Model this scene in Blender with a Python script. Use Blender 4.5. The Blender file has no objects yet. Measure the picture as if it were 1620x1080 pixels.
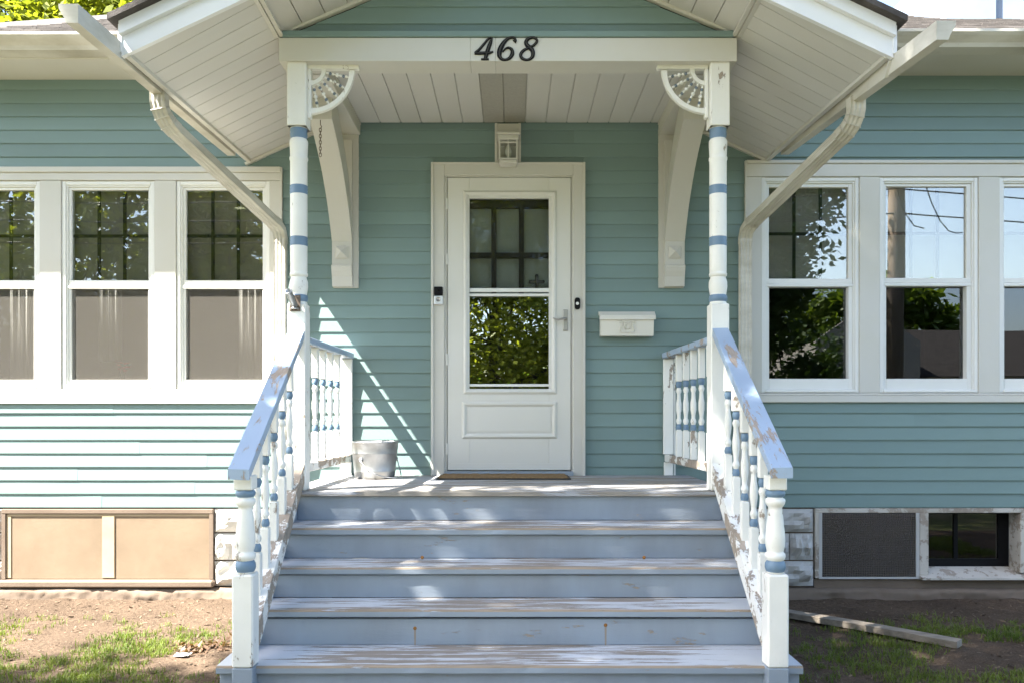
import bpy, bmesh, math, random
import numpy as np
from mathutils import Vector, Matrix, noise as mnoise

random.seed(7); rng = np.random.default_rng(11)
scene = bpy.context.scene
COL = scene.collection
R = math.radians

# ------------------------------------------------------------------ camera
F, HZ, DW, CZ = 1305.0, 655.0, 5.8, 1.215      # focal in photo pixels, horizon row, metres to the wall, eye height
cam = bpy.data.cameras.new('camera'); camo = bpy.data.objects.new('camera', cam); COL.objects.link(camo)
cam.sensor_width = 36; cam.lens = F / 1620 * 36
cam.shift_y = (HZ - 540) / 1620
cam.clip_start = 0.05; cam.clip_end = 2000
camo.location = (0, -DW, CZ); camo.rotation_euler = (R(90), 0, 0)
scene.camera = camo

# ------------------------------------------------------------------ world, sun, exposure
SUN_DIR = Vector((1.0, 0.51, -1.42)).normalized()      # the way the light travels
ELEV = math.asin(-SUN_DIR.z); AZ = math.atan2(-SUN_DIR.x, -SUN_DIR.y)
world = bpy.data.worlds.new('World'); scene.world = world; world.use_nodes = True
wn = world.node_tree.nodes; wl = world.node_tree.links
sky = wn.new('ShaderNodeTexSky'); sky.sky_type = 'NISHITA'; sky.sun_disc = False
sky.sun_elevation = ELEV; sky.sun_rotation = AZ
sky.air_density = 1.0; sky.dust_density = 2.0; sky.ozone_density = 1.0
bg = wn['Background']; bg.inputs['Strength'].default_value = 0.085
wl.new(sky.outputs[0], bg.inputs['Color'])
sl = bpy.data.lights.new('sun', 'SUN'); sl.energy = 5.0; sl.angle = R(0.53); sl.color = (1.0, 0.95, 0.87)
so = bpy.data.objects.new('sun', sl); COL.objects.link(so)
so.rotation_euler = SUN_DIR.to_track_quat('-Z', 'Y').to_euler(); so.location = (-6, -3, 12)
vs = scene.view_settings
vs.view_transform = 'Standard'; vs.look = 'None'; vs.gamma = 1; vs.use_curve_mapping = False
vs.exposure = 3.05
scene.cycles.max_bounces = 8; scene.cycles.transparent_max_bounces = 16
scene.cycles.diffuse_bounces = 5

# ------------------------------------------------------------------ helpers: pixels, objects, meshes
def V(px, py, d):
    """point seen at photo pixel (px, py), d metres in front of the camera"""
    return Vector(((px - 810) * d / F, d - DW, CZ + (HZ - py) * d / F))
def wx(px): return (px - 810) / 225.0
def wz(py): return CZ + (HZ - py) / 225.0

WORLD = {}
def reg(o, loc, parent):
    WORLD[o.name] = Vector(loc)
    if parent is not None:
        o.parent = parent
        o.location = Vector(loc) - WORLD[parent.name]
    else:
        o.location = loc
    return o
def tag(o, label=None, cat=None, group=None, kind=None):
    if label: o['label'] = label
    if cat: o['category'] = cat
    if group: o['group'] = group
    if kind: o['kind'] = kind
    return o
def empty(name, loc, label=None, cat=None, group=None):
    o = bpy.data.objects.new(name, None); COL.objects.link(o); o.empty_display_size = .1
    reg(o, loc, None); return tag(o, label, cat, group)

class MB:
    def __init__(s): s.v = []; s.f = []; s.m = []; s.sm = []
    def add(s, verts, faces, m=0, smooth=False):
        b = len(s.v); s.v += [tuple(v) for v in verts]
        for f in faces: s.f.append([b + i for i in f]); s.m.append(m); s.sm.append(smooth)
    def box(s, x0, x1, y0, y1, z0, z1, m=0, bev=0.0):
        x0, x1 = sorted((x0, x1)); y0, y1 = sorted((y0, y1)); z0, z1 = sorted((z0, z1))
        s.obox(Vector(((x0+x1)/2, (y0+y1)/2, (z0+z1)/2)), Vector((1,0,0)), Vector((0,1,0)), Vector((0,0,1)), (x1-x0)/2, (y1-y0)/2, (z1-z0)/2, m, bev)
    def obox(s, c, ax, ay, az, hx, hy, hz, m=0, bev=0.0):
        b = min(bev, hx*.45, hy*.45, hz*.45)
        if b <= 0:
            vs_ = [c + ax*(i*hx) + ay*(j*hy) + az*(k*hz) for k in (-1,1) for j in (-1,1) for i in (-1,1)]
            s.add(vs_, [(0,2,3,1),(4,5,7,6),(0,1,5,4),(2,6,7,3),(0,4,6,2),(1,3,7,5)], m); return
        vs_ = []; idx = {}
        for k in (-1,1):
            for j in (-1,1):
                for i in (-1,1):
                    for a in range(3):
                        h = [hx-b, hy-b, hz-b]; h[a] += b
                        idx[(i,j,k,a)] = len(vs_); vs_.append(c + ax*(i*h[0]) + ay*(j*h[1]) + az*(k*h[2]))
        fs = []
        def q(*t): fs.append([idx[x] for x in t])
        for i in (-1,1):
            q((i,-1,-1,0),(i,1,-1,0),(i,1,1,0),(i,-1,1,0)) if i>0 else q((i,-1,-1,0),(i,-1,1,0),(i,1,1,0),(i,1,-1,0))
            q((-1,i,-1,1),(-1,i,1,1),(1,i,1,1),(1,i,-1,1)) if i>0 else q((-1,i,-1,1),(1,i,-1,1),(1,i,1,1),(-1,i,1,1))
            q((-1,-1,i,2),(1,-1,i,2),(1,1,i,2),(-1,1,i,2)) if i>0 else q((-1,-1,i,2),(-1,1,i,2),(1,1,i,2),(1,-1,i,2))
        for i in (-1,1):
            for j in (-1,1):
                q((i,j,-1,0),(i,j,1,0),(i,j,1,1),(i,j,-1,1))
                q((i,-1,j,0),(i,1,j,0),(i,1,j,2),(i,-1,j,2))
                q((-1,i,j,1),(1,i,j,1),(1,i,j,2),(-1,i,j,2))
        for i in (-1,1):
            for j in (-1,1):
                for k in (-1,1): q((i,j,k,0),(i,j,k,1),(i,j,k,2))
        s.add(vs_, fs, m)
    def bar(s, p0, p1, w, h, up=(0,0,1), m=0, bev=0.0, vcut=False):
        """rectangular bar from p0 to p1 (centre line); w sideways, h along up"""
        p0 = Vector(p0); p1 = Vector(p1); d = (p1-p0); L = d.length; d.normalize()
        sd = d.cross(Vector(up)).normalized(); u = sd.cross(d).normalized()
        s.obox((p0+p1)/2, sd, d, u, w/2, L/2, h/2, m, bev)
    def prism(s, poly, ext, m=0, cap=True):
        """poly: list of 3d points (planar), ext: extrusion vector"""
        n = len(poly); ext = Vector(ext); a = [Vector(p) for p in poly]; b = [p + ext for p in a]
        fs = [(i, (i+1) % n, n + (i+1) % n, n + i) for i in range(n)]
        if cap: fs += [tuple(range(n))[::-1], tuple(range(n, 2*n))]
        s.add(a + b, fs, m)
    def lathe(s, prof, c, axis=(0,0,1), seg=20, m=0, sq=None):
        """prof: [(r, h, mat)], revolved round axis at c"""
        c = Vector(c); ax = Vector(axis).normalized()
        t = Vector((1,0,0)) if abs(ax.x) < .9 else Vector((0,1,0)); e1 = (t - ax*t.dot(ax)).normalized(); e2 = ax.cross(e1)
        vs_ = []
        for p in prof:
            for k in range(seg):
                a = 2*math.pi*k/seg; vs_.append(c + ax*p[1] + (e1*math.cos(a) + e2*math.sin(a))*p[0])
        b = len(s.v); s.v += [tuple(v) for v in vs_]
        for i in range(len(prof)-1):
            mm = prof[i][2] if len(prof[i]) > 2 else m
            for k in range(seg):
                s.f.append([b+i*seg+k, b+i*seg+(k+1)%seg, b+(i+1)*seg+(k+1)%seg, b+(i+1)*seg+k]); s.m.append(mm); s.sm.append(True)
        s.f.append([b+k for k in range(seg)][::-1]); s.m.append(m); s.sm.append(False)
        s.f.append([b+(len(prof)-1)*seg+k for k in range(seg)]); s.m.append(m); s.sm.append(False)
    def tube(s, pts, r, seg=8, m=0, smooth=True, closed=False):
        pts = [Vector(p) for p in pts]; n = len(pts); rs = r if isinstance(r, (list, tuple)) else [r]*n
        e = None; rings = []
        for i, p in enumerate(pts):
            a = pts[max(i-1,0)]; b_ = pts[min(i+1,n-1)]
            if closed: a = pts[i-1]; b_ = pts[(i+1) % n]
            d = (b_-a).normalized()
            if e is None:
                t = Vector((0,0,1)) if abs(d.z) < .9 else Vector((1,0,0)); e = (t - d*t.dot(d)).normalized()
            else: e = (e - d*e.dot(d)).normalized()
            g = d.cross(e)
            rings.append([p + (e*math.cos(2*math.pi*k/seg) + g*math.sin(2*math.pi*k/seg))*rs[i] for k in range(seg)])
        fs = []
        for i in range(n - (0 if closed else 1)):
            j = (i+1) % n
            for k in range(seg): fs.append((i*seg+k, i*seg+(k+1)%seg, j*seg+(k+1)%seg, j*seg+k))
        if not closed: fs += [tuple(range(seg))[::-1], tuple((n-1)*seg+k for k in range(seg))]
        s.add([v for rg in rings for v in rg], fs, m, smooth)
    def sweep(s, pts, sect, up, m=0, smooth=False):
        """sweep a closed 2-d section (u sideways, v along up) along pts"""
        pts = [Vector(p) for p in pts]; n = len(pts); k_ = len(sect); vs_ = []
        for i, p in enumerate(pts):
            d = (pts[min(i+1,n-1)] - pts[max(i-1,0)]).normalized()
            u_ = Vector(up[i] if isinstance(up, list) else up); sd = d.cross(u_).normalized(); u_ = sd.cross(d).normalized()
            vs_ += [p + sd*a + u_*b for a, b in sect]
        fs = [(i*k_+k, i*k_+(k+1)%k_, (i+1)*k_+(k+1)%k_, (i+1)*k_+k) for i in range(n-1) for k in range(k_)]
        fs += [tuple(range(k_))[::-1], tuple((n-1)*k_+k for k in range(k_))]
        s.add(vs_, fs, m, smooth)
    def build(s, name, mats, parent=None, at=None, fix=True):
        arr = np.array(s.v)
        if at is None:
            lo = arr.min(0); hi = arr.max(0); at = Vector(((lo[0]+hi[0])/2, (lo[1]+hi[1])/2, lo[2]))
        at = Vector(at)
        me = bpy.data.meshes.new(name)
        me.from_pydata([(x-at.x, y-at.y, z-at.z) for x, y, z in s.v], [], s.f)
        if not isinstance(mats, (list, tuple)): mats = [mats]
        for mt in mats: me.materials.append(mt)
        me.polygons.foreach_set('material_index', s.m); me.polygons.foreach_set('use_smooth', s.sm)
        if fix:
            bm = bmesh.new(); bm.from_mesh(me); bmesh.ops.recalc_face_normals(bm, faces=bm.faces); bm.to_mesh(me); bm.free()
        me.update()
        o = bpy.data.objects.new(name, me); COL.objects.link(o)
        return reg(o, at, parent)
def copy_obj(src, loc, parent=None):
    o = src.copy(); COL.objects.link(o); o.parent = None; o.matrix_parent_inverse = Matrix.Identity(4)
    return reg(o, loc, parent)
def quads(name, verts, mat, parent=None, at=(0,0,0), per=4):
    """fast mesh of loose polygons: verts (n, per, 3)"""
    n = len(verts); me = bpy.data.meshes.new(name)
    me.vertices.add(n*per); me.vertices.foreach_set('co', (verts.reshape(-1,3) - np.array(at)).astype(np.float32).ravel())
    me.loops.add(n*per); me.loops.foreach_set('vertex_index', np.arange(n*per, dtype=np.int32))
    me.polygons.add(n); me.polygons.foreach_set('loop_start', np.arange(0, n*per, per, dtype=np.int32))
    me.materials.append(mat); me.update(calc_edges=True)
    o = bpy.data.objects.new(name, me); COL.objects.link(o); return reg(o, at, parent)

# ------------------------------------------------------------------ materials
class N:
    def __init__(s, name):
        s.mat = bpy.data.materials.new(name); s.mat.use_nodes = True; s.t = s.mat.node_tree
        s.p = s.t.nodes['Principled BSDF']; s.out = s.t.nodes['Material Output']; s.pos = None
    def n(s, kind, **kw):
        o = s.t.nodes.new(kind)
        for k, v in kw.items(): setattr(o, k, v)
        return o
    def l(s, a, b): s.t.links.new(a, b)
    def position(s):
        if s.pos is None: s.pos = s.n('ShaderNodeNewGeometry')
        return s.pos.outputs['Position']
    def noise(s, scale, vec=(1,1,1), detail=4, rough=.55, off=0.0, dist=0.0):
        mp = s.n('ShaderNodeMapping'); mp.inputs['Scale'].default_value = vec; mp.inputs['Location'].default_value = (off, off*1.7, off*.6)
        s.l(s.position(), mp.inputs['Vector'])
        t = s.n('ShaderNodeTexNoise'); t.inputs['Scale'].default_value = scale; t.inputs['Detail'].default_value = detail
        t.inputs['Roughness'].default_value = rough; t.inputs['Distortion'].default_value = dist
        s.l(mp.outputs[0], t.inputs['Vector']); return t.outputs['Fac']
    def ramp(s, fac, a, b, ca=(0,0,0,1), cb=(1,1,1,1)):
        r = s.n('ShaderNodeValToRGB'); e = r.color_ramp.elements
        e[0].position = a; e[1].position = b; e[0].color = ca; e[1].color = cb
        s.l(fac, r.inputs[0]); return r.outputs['Color']
    def mix(s, fac, a, b, mode='MIX'):
        m = s.n('ShaderNodeMix', data_type='RGBA', blend_type=mode)
        for k, v in ((0, fac), (6, a), (7, b)):
            if hasattr(v, 'links'): s.l(v, m.inputs[k])
            else: m.inputs[k].default_value = v if not isinstance(v, tuple) or len(v) == 4 else (*v, 1)
        return m.outputs[2]
    def math(s, op, a, b=0.0):
        m = s.n('ShaderNodeMath', operation=op)
        for k, v in ((0, a), (1, b)):
            if hasattr(v, 'links'): s.l(v, m.inputs[k])
            else: m.inputs[k].default_value = v
        return m.outputs[0]
    def bump(s, h, strength=.3, dist=.002, prev=None):
        b = s.n('ShaderNodeBump'); b.inputs['Strength'].default_value = strength; b.inputs['Distance'].default_value = dist
        s.l(h, b.inputs['Height'])
        if prev is not None: s.l(prev, b.inputs['Normal'])
        return b.outputs[0]
    def done(s, col=None, rough=.6, norm=None, spec=.4, metal=0.0):
        if col is not None:
            if hasattr(col, 'links'): s.l(col, s.p.inputs['Base Color'])
            else: s.p.inputs['Base Color'].default_value = (*col, 1)
        if hasattr(rough, 'links'): s.l(rough, s.p.inputs['Roughness'])
        else: s.p.inputs['Roughness'].default_value = rough
        if norm is not None: s.l(norm, s.p.inputs['Normal'])
        s.p.inputs['Specular IOR Level'].default_value = spec; s.p.inputs['Metallic'].default_value = metal
        return s.mat

def paint(name, col, rough=.5, grime=.25, gcol=(.35,.32,.25), wear=None, wcol=(.19,.16,.13), stretch=(1,1,1), gstretch=(1,1,1), bump=.25, rnd=.04, spec=.35, wscale=9, walk=0.0):
    """old paint: broad soft grime, fine speckle, optional flaking (wear = share) down to grey wood"""
    k = N(name)
    g = k.ramp(k.noise(2.2, gstretch, 5, .6), .42, .75)
    c = k.mix(k.math('MULTIPLY', g, grime), col, gcol)
    sp = k.ramp(k.noise(70, stretch, 3, .6, 3.1), .66, .74)
    c = k.mix(k.math('MULTIPLY', sp, .25*min(1, grime*3)), c, gcol)
    oi = k.n('ShaderNodeObjectInfo')
    hsv = k.n('ShaderNodeHueSaturation'); k.l(c, hsv.inputs['Color'])
    k.l(k.math('ADD', k.math('MULTIPLY', oi.outputs['Random'], 2*rnd), 1-rnd), hsv.inputs['Value']); c = hsv.outputs['Color']
    h = k.noise(60, stretch, 4, .6, 1.3); nr = k.bump(h, bump, .0015); r = rough
    if wear:
        a = k.noise(wscale, stretch, 8, .72, 5.7, .3)
        b = k.noise(1.7, (1,1,1), 3, .5, 9.2)
        w = k.math('ADD', a, k.math('MULTIPLY', k.math('SUBTRACT', b, .5), .35))
        if walk:      # feet wear the middle of each tread most
            sx = k.n('ShaderNodeSeparateXYZ'); k.l(k.position(), sx.inputs[0])
            w = k.math('ADD', w, k.math('MULTIPLY', k.math('SUBTRACT', .55, k.math('ABSOLUTE', sx.outputs[0])), walk))
        t = .70 - wear*.45
        m = k.ramp(w, t, t+.025)
        grain = k.mix(k.noise(30, stretch, 4, .6, 2.2), (*wcol, 1), tuple(min(1, x*2.3) for x in wcol) + (1,))
        c = k.mix(m, c, grain)
        inv = k.math('SUBTRACT', 1.0, m)
        nr = k.bump(inv, .8, .0015, nr); r = k.math('ADD', k.math('MULTIPLY', m, .3), rough)
    return k.done(c, r, nr, spec)

M = {}
M['trim'] = paint('cream_white_trim_paint', (.55,.538,.495), .42, .3, (.5,.47,.36))
M['trim_gutter'] = paint('stained_white_gutter', (.55,.53,.47), .4, .75, (.26,.23,.165), gstretch=(1,1.0,3))
M['vinyl'] = paint('teal_vinyl_siding', (.166,.240,.230), .45, .22, (.12,.16,.135), stretch=(.15,1,6), gstretch=(.5,1,1.5), bump=.22, rnd=.085)
M['vinyl_window'] = paint('white_vinyl_window', (.72,.72,.69), .32, .12, (.5,.48,.42), bump=.05)
M['soffit'] = paint('white_soffit_vinyl', (.55,.54,.515), .5, .2, (.5,.46,.38), bump=.1, rnd=.025)
M['white_wood'] = paint('old_white_wood_paint', (.78,.77,.72), .5, .25, (.42,.40,.33), wear=.20, bump=.4, stretch=(1.4,1.4,.6))
M['white_worn'] = paint('peeling_white_wood_paint', (.76,.75,.71), .55, .3, (.42,.40,.33), wear=.52, bump=.5, stretch=(1.4,.8,1))
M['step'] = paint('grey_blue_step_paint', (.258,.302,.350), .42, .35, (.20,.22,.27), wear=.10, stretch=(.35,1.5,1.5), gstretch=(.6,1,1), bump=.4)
M['tread'] = paint('worn_skylit_tread_paint', (.50,.525,.56), .45, .35, (.27,.28,.29), wear=.42, wcol=(.15,.13,.11), stretch=(.16,2.6,2.6), bump=.5, wscale=11, walk=.09)  # worn paint, base lightened to stand in for sky light on the treads
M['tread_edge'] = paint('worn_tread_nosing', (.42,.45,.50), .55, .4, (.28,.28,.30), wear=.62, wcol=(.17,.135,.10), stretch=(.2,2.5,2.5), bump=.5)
M['floor'] = paint('worn_porch_floor_paint', (.36,.37,.40), .5, .5, (.30,.28,.25), wear=.46, wcol=(.16,.145,.125), stretch=(.14,3,3), bump=.4)
M['rail'] = paint('peeling_blue_rail_paint', (.325,.41,.525), .38, .2, (.2,.25,.32), wear=.36, wcol=(.20,.165,.135), stretch=(2.6,.45,.8), bump=.4, wscale=7)
M['blue'] = paint('blue_accent_paint', (.145,.225,.315), .4, .3, (.1,.14,.19), wear=.10)
M['black'] = paint('black_paint', (.005,.005,.006), .5, .0, spec=.15)
M['muntin'] = paint('dark_grille', (.02,.022,.02), .5, .05)
M['block'] = paint('painted_rock_face_block', (.52,.50,.46), .75, .4, (.36,.32,.27), bump=.6)
M['grey_block'] = paint('grey_rock_face_block', (.43,.42,.40), .8, .3, (.28,.25,.22), bump=.8)
M['concrete'] = paint('rough_footing_concrete', (.155,.118,.088), .9, .6, (.10,.07,.05), bump=1.0, stretch=(1,1,1))
M['dark'] = paint('unlit_interior', (.10,.095,.085), .8, .1)
M['blind_grey'] = paint('grey_roller_blind', (.38,.345,.30), .8, .2)
M['blind_haze'] = paint('hazy_roller_blind', (.58,.575,.57), .8, .2)  # blind colour lightened to paint a hazy veil into the upper panes
M['room'] = paint('room_wall', (.42,.39,.34), .8, .1)
M['door_dark'] = paint('dark_inner_door', (.010,.009,.008), .5, .05, spec=.15)
M['brace'] = paint('brace_paint', (.53,.518,.47), .45, .2, (.5,.46,.36))

def metal(name, col, rough, bumps=.1):
    k = N(name); c = k.mix(k.ramp(k.noise(14, (1,1,1), 5, .6), .35, .7), (*col, 1), tuple(x*.82 for x in col)+(1,))
    return k.done(c, k.math('ADD', k.math('MULTIPLY', k.noise(9, (1,1,1), 4), .25), rough), k.bump(k.noise(40), bumps, .001), .5, 1.0)
M['galv'] = metal('galvanised_steel', (.40,.41,.415), .34, .03)
M['nickel'] = metal('brushed_nickel', (.42,.40,.37), .25)
M['chain'] = metal('rusty_steel', (.20,.16,.13), .4)
def glass(name, refl, tint=(.9,.92,.9), wave=.06, gcol=(.95,.97,1)):
    k = N(name); k.t.nodes.remove(k.p)
    tr = k.n('ShaderNodeBsdfTransparent'); tr.inputs[0].default_value = (*tint, 1)
    gl = k.n('ShaderNodeBsdfGlossy'); gl.inputs['Roughness'].default_value = .004; gl.inputs['Color'].default_value = (*gcol, 1)
    k.l(k.bump(k.noise(1.3, (1,1,1), 1), wave, .01), gl.inputs['Normal'])
    fr = k.n('ShaderNodeFresnel'); fr.inputs['IOR'].default_value = 1.5
    f = k.math('ADD', k.math('MULTIPLY', fr.outputs[0], 1.0), refl-.04)
    mx = k.n('ShaderNodeMixShader'); k.l(f, mx.inputs[0]); k.l(tr.outputs[0], mx.inputs[1]); k.l(gl.outputs[0], mx.inputs[2])
    k.l(mx.outputs[0], k.out.inputs[0]); return k.mat
M['glass'] = glass('window_glass', .10)
M['glass_door'] = glass('door_glass', .31, (.75,.77,.75))
M['glass_dim'] = glass('screened_glass', .018)
M['glass_low'] = glass('screen_dimmed_glass', .075, (.6,.6,.6))  # grey tint and weak mirror stand in for a screen over the lower sash
M['glass_sky'] = glass('hazy_sky_glass', .19, gcol=(1,.93,.86))  # mirror strengthened and warmed so the reflected sky looks pale and hazy
M['lantern_glass'] = glass('lantern_glass', .1)
def screen(name, col, dens):
    k = N(name); k.t.nodes.remove(k.p)
    tr = k.n('ShaderNodeBsdfTransparent'); df = k.n('ShaderNodeBsdfDiffuse'); df.inputs[0].default_value = (*col, 1)
    nz = k.math('ADD', k.math('MULTIPLY', k.math('SUBTRACT', k.noise(160, (1,1,1), 2), .5), .3), dens)
    mx = k.n('ShaderNodeMixShader'); k.l(nz, mx.inputs[0]); k.l(tr.outputs[0], mx.inputs[1]); k.l(df.outputs[0], mx.inputs[2])
    k.l(mx.outputs[0], k.out.inputs[0]); return k.mat
M['screen'] = screen('insect_screen_mesh', (.118,.110,.097), .38)
M['screen_dark'] = screen('basement_screen_mesh', (.12,.108,.105), .62)
M['screen_door'] = screen('door_screen_mesh', (.06,.057,.055), .07)
def fabric(name, col, tr=.5):
    k = N(name); k.t.nodes.remove(k.p)
    a = k.n('ShaderNodeBsdfDiffuse'); a.inputs[0].default_value = (*col, 1); b = k.n('ShaderNodeBsdfTranslucent'); b.inputs[0].default_value = (*col, 1)
    mx = k.n('ShaderNodeMixShader'); mx.inputs[0].default_value = tr; k.l(a.outputs[0], mx.inputs[1]); k.l(b.outputs[0], mx.inputs[2])
    k.l(mx.outputs[0], k.out.inputs[0]); return k.mat
M['curtain'] = fabric('sheer_curtain', (.8,.78,.76))
M['petal'] = fabric('pink_petal', (.85,.10,.14), .3)
def foliage(name, ca, cb, tl=.45):
    k = N(name); c = k.mix(k.ramp(k.noise(1.1, (1,1,1), 3, .6), .35, .68), (*ca, 1), (*cb, 1))
    c = k.mix(k.ramp(k.noise(23, (1,1,1), 1, .5, 4), .35, .7), c, k.mix(.5, c, tuple(x*1.6 for x in cb)+(1,)))
    k.l(c, k.p.inputs['Base Color']); k.p.inputs['Roughness'].default_value = .5; k.p.inputs['Specular IOR Level'].default_value = .3
    t = k.n('ShaderNodeBsdfTranslucent'); k.l(k.mix(1.0, c, (1.5,1.5,.5,1), 'MULTIPLY'), t.inputs[0])
    mx = k.n('ShaderNodeMixShader'); mx.inputs[0].default_value = tl; k.l(k.p.outputs[0], mx.inputs[1]); k.l(t.outputs[0], mx.inputs[2])
    k.l(mx.outputs[0], k.out.inputs[0]); return k.mat
M['leaf'] = foliage('maple_leaf', (.055,.10,.016), (.11,.16,.025))
M['leaf_dark'] = foliage('dark_leaf', (.022,.05,.014), (.05,.085,.02), .3)
M['leaf_yellow'] = foliage('yellow_green_leaf', (.12,.15,.018), (.2,.22,.03))
M['grass'] = foliage('grass_blade', (.06,.10,.015), (.12,.15,.03), .3)
M['dry'] = foliage('dry_leaf', (.075,.042,.026), (.13,.08,.05), .2)
def bark():
    k = N('bark'); a = k.noise(9, (3,3,.6), 6, .65)
    return k.done(k.mix(a, (.035,.028,.022,1), (.13,.11,.09,1)), .9, k.bump(a, .8, .02))
M['bark'] = bark()
def shingle():
    k = N('asphalt_shingle'); a = k.noise(5, (1,1,1), 5, .6); b = k.noise(240, (1,1,1), 2)
    c = k.mix(k.ramp(a, .35, .68), (.05,.044,.04,1), (.115,.102,.092,1)); c = k.mix(k.math('MULTIPLY', k.ramp(b, .4, .6), .5), c, (.03,.026,.023,1))
    oi = k.n('ShaderNodeObjectInfo'); return k.done(c, .9, k.bump(b, .6, .002))
M['shingle'] = shingle()
def soil():
    k = N('dry_soil'); a = k.noise(1.6, (1,1,1), 6, .65); b = k.noise(38, (1,1,1), 6, .7); g = k.noise(2.4, (1,1,1), 5, .6, 7)
    c = k.mix(k.ramp(a, .3, .72), (.066,.047,.033,1), (.13,.092,.064,1)); c = k.mix(k.math('MULTIPLY', k.ramp(b, .45, .62), .55), c, (.045,.032,.023,1))
    c = k.mix(k.math('MULTIPLY', k.ramp(k.noise(120, (1,1,1), 2), .62, .68), .5), c, (.24,.19,.135,1))
    return k.done(c, .95, k.bump(b, 1.0, .02, k.bump(k.noise(150), .5, .004)), .1)
M['soil'] = soil()
def lawn():
    k = N('lawn_ground'); a = k.noise(.6, (1,1,1), 6, .65); b = k.noise(30, (1,1,1), 4, .7)
    c = k.mix(k.ramp(a, .38, .6), (.07,.10,.022,1), (.15,.125,.075,1)); c = k.mix(k.math('MULTIPLY', k.ramp(b, .4, .65), .5), c, (.03,.05,.012,1))
    return k.done(c, .95, k.bump(b, .8, .03), .1)
M['lawn'] = lawn()
def simple(name, ca, cb, sc, rough=.85, bump=.4, vec=(1,1,1)):
    k = N(name); a = k.noise(sc, vec, 5, .6); return k.done(k.mix(k.ramp(a, .3, .7), (*ca, 1), (*cb, 1)), rough, k.bump(k.noise(sc*9, vec, 4), bump, .004), .25)
M['asphalt'] = simple('asphalt', (.045,.045,.047), (.07,.07,.07), 3)
M['walk'] = simple('concrete_walk', (.27,.255,.235), (.34,.325,.30), 2)
M['plank'] = simple('weathered_plank', (.17,.14,.11), (.30,.26,.21), 9, .85, .8, (.6,3,3))
M['panel'] = simple('yellowed_fibreglass', (.175,.132,.09), (.225,.17,.118), 2.3, .5, .3)
M['panel_bar'] = simple('yellowed_bar', (.36,.27,.17), (.42,.33,.22), 4, .5, .2)
M['coir'] = simple('coir_mat', (.17,.11,.055), (.27,.18,.09), 60, .95, 1.0)
M['rubber'] = simple('black_rubber', (.02,.02,.02), (.03,.03,.03), 9, .6)
M['litter'] = simple('white_paper', (.7,.7,.68), (.8,.8,.78), 9)
M['pole'] = simple('utility_pole_wood', (.10,.08,.065), (.2,.165,.135), 4, .9, .8, (3,3,.4))
M['far_white'] = simple('far_white_siding', (.26,.24,.21), (.33,.31,.28), 2, .8, .6, (.2,.2,9))
M['far_roof'] = simple('far_roof_shingle', (.018,.016,.015), (.05,.045,.04), 6, .95, .9, (.4,2,2))
M['far_blue'] = simple('pale_blue_dormer', (.17,.21,.27), (.20,.245,.31), 3, .5, .05)
M['silver'] = metal('satin_silver', (.7,.7,.7), .3)
M['bulb'] = simple('frosted_bulb', (.8,.8,.76), (.85,.84,.8), 5, .4)
M['cross_m'] = metal('dark_pewter', (.12,.11,.10), .4)
def perforated_old():
    k = N('perforated_soffit'); v = k.n('ShaderNodeTexVoronoi', feature='F1'); v.inputs['Scale'].default_value = 110; v.inputs['Randomness'].default_value = 0
    k.l(k.position(), v.inputs['Vector']); m = k.ramp(v.outputs['Distance'], .25, .36, (0,0,0,1), (1,1,1,1))
    return k.done(k.mix(m, (.08,.075,.065,1), (.62,.60,.54,1)), .55)
M['soffit_vent'] = simple('perforated_soffit', (.35,.335,.295), (.40,.385,.34), 60, .6, .8)

# ------------------------------------------------------------------ SETTING: ground, walk, street
def grid_sheet(name, x0, x1, y0, y1, nx, ny, fz, mat):
    xs = np.linspace(x0, x1, nx); ys = np.linspace(y0, y1, ny)
    vs_ = [(x, y, fz(x, y)) for y in ys for x in xs]
    fs = [(j*nx+i, j*nx+i+1, (j+1)*nx+i+1, (j+1)*nx+i) for j in range(ny-1) for i in range(nx-1)]
    b = MB(); b.add(vs_, fs, 0, True); return tag(b.build(name, mat, None, (0,0,0)), kind='structure')
grid_sheet('ground', -300, 300, -300, 300, 3, 3, lambda x, y: -.125, M['lawn'])
def soil_z(x, y):
    e = min(1, (6-abs(x))/.6, (y+3.4)/.5); e = max(0, e)
    p = Vector((x, y, 0))
    h = .018*mnoise.noise(p*2.3) + .012*mnoise.noise(p*7.1) + .006*mnoise.noise(p*23) + .0035*mnoise.noise(p*51)
    bank = .02*math.exp(-((y+.10)/.16)**2)          # soil heaped against the footing
    if abs(x) < 1.2: bank *= .2
    return -.115 + e*(.03 + h + bank)
soil_o = grid_sheet('soil', -6, 6, -3.4, .1, 360, 120, soil_z, M['soil'])
b = MB(); b.box(-.75, .75, -14, -2.75, -.2, -.105, 0, .01); tag(b.build('path', M['walk']), kind='structure')
b = MB(); b.box(-150, 150, -15.6, -14.0, -.2, -.1); tag(b.build('pavement', M['walk']), kind='structure')
b = MB(); b.box(-150, 150, -24, -15.6, -.3, -.117); tag(b.build('road', M['asphalt']), kind='structure')

# ------------------------------------------------------------------ HOUSE
house = empty('house', (0, 0, 0), 'pale teal sided bungalow with cream trim, double-hung windows and shingled roof', 'house')
XL, XR = -4.7, 4.7
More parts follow.
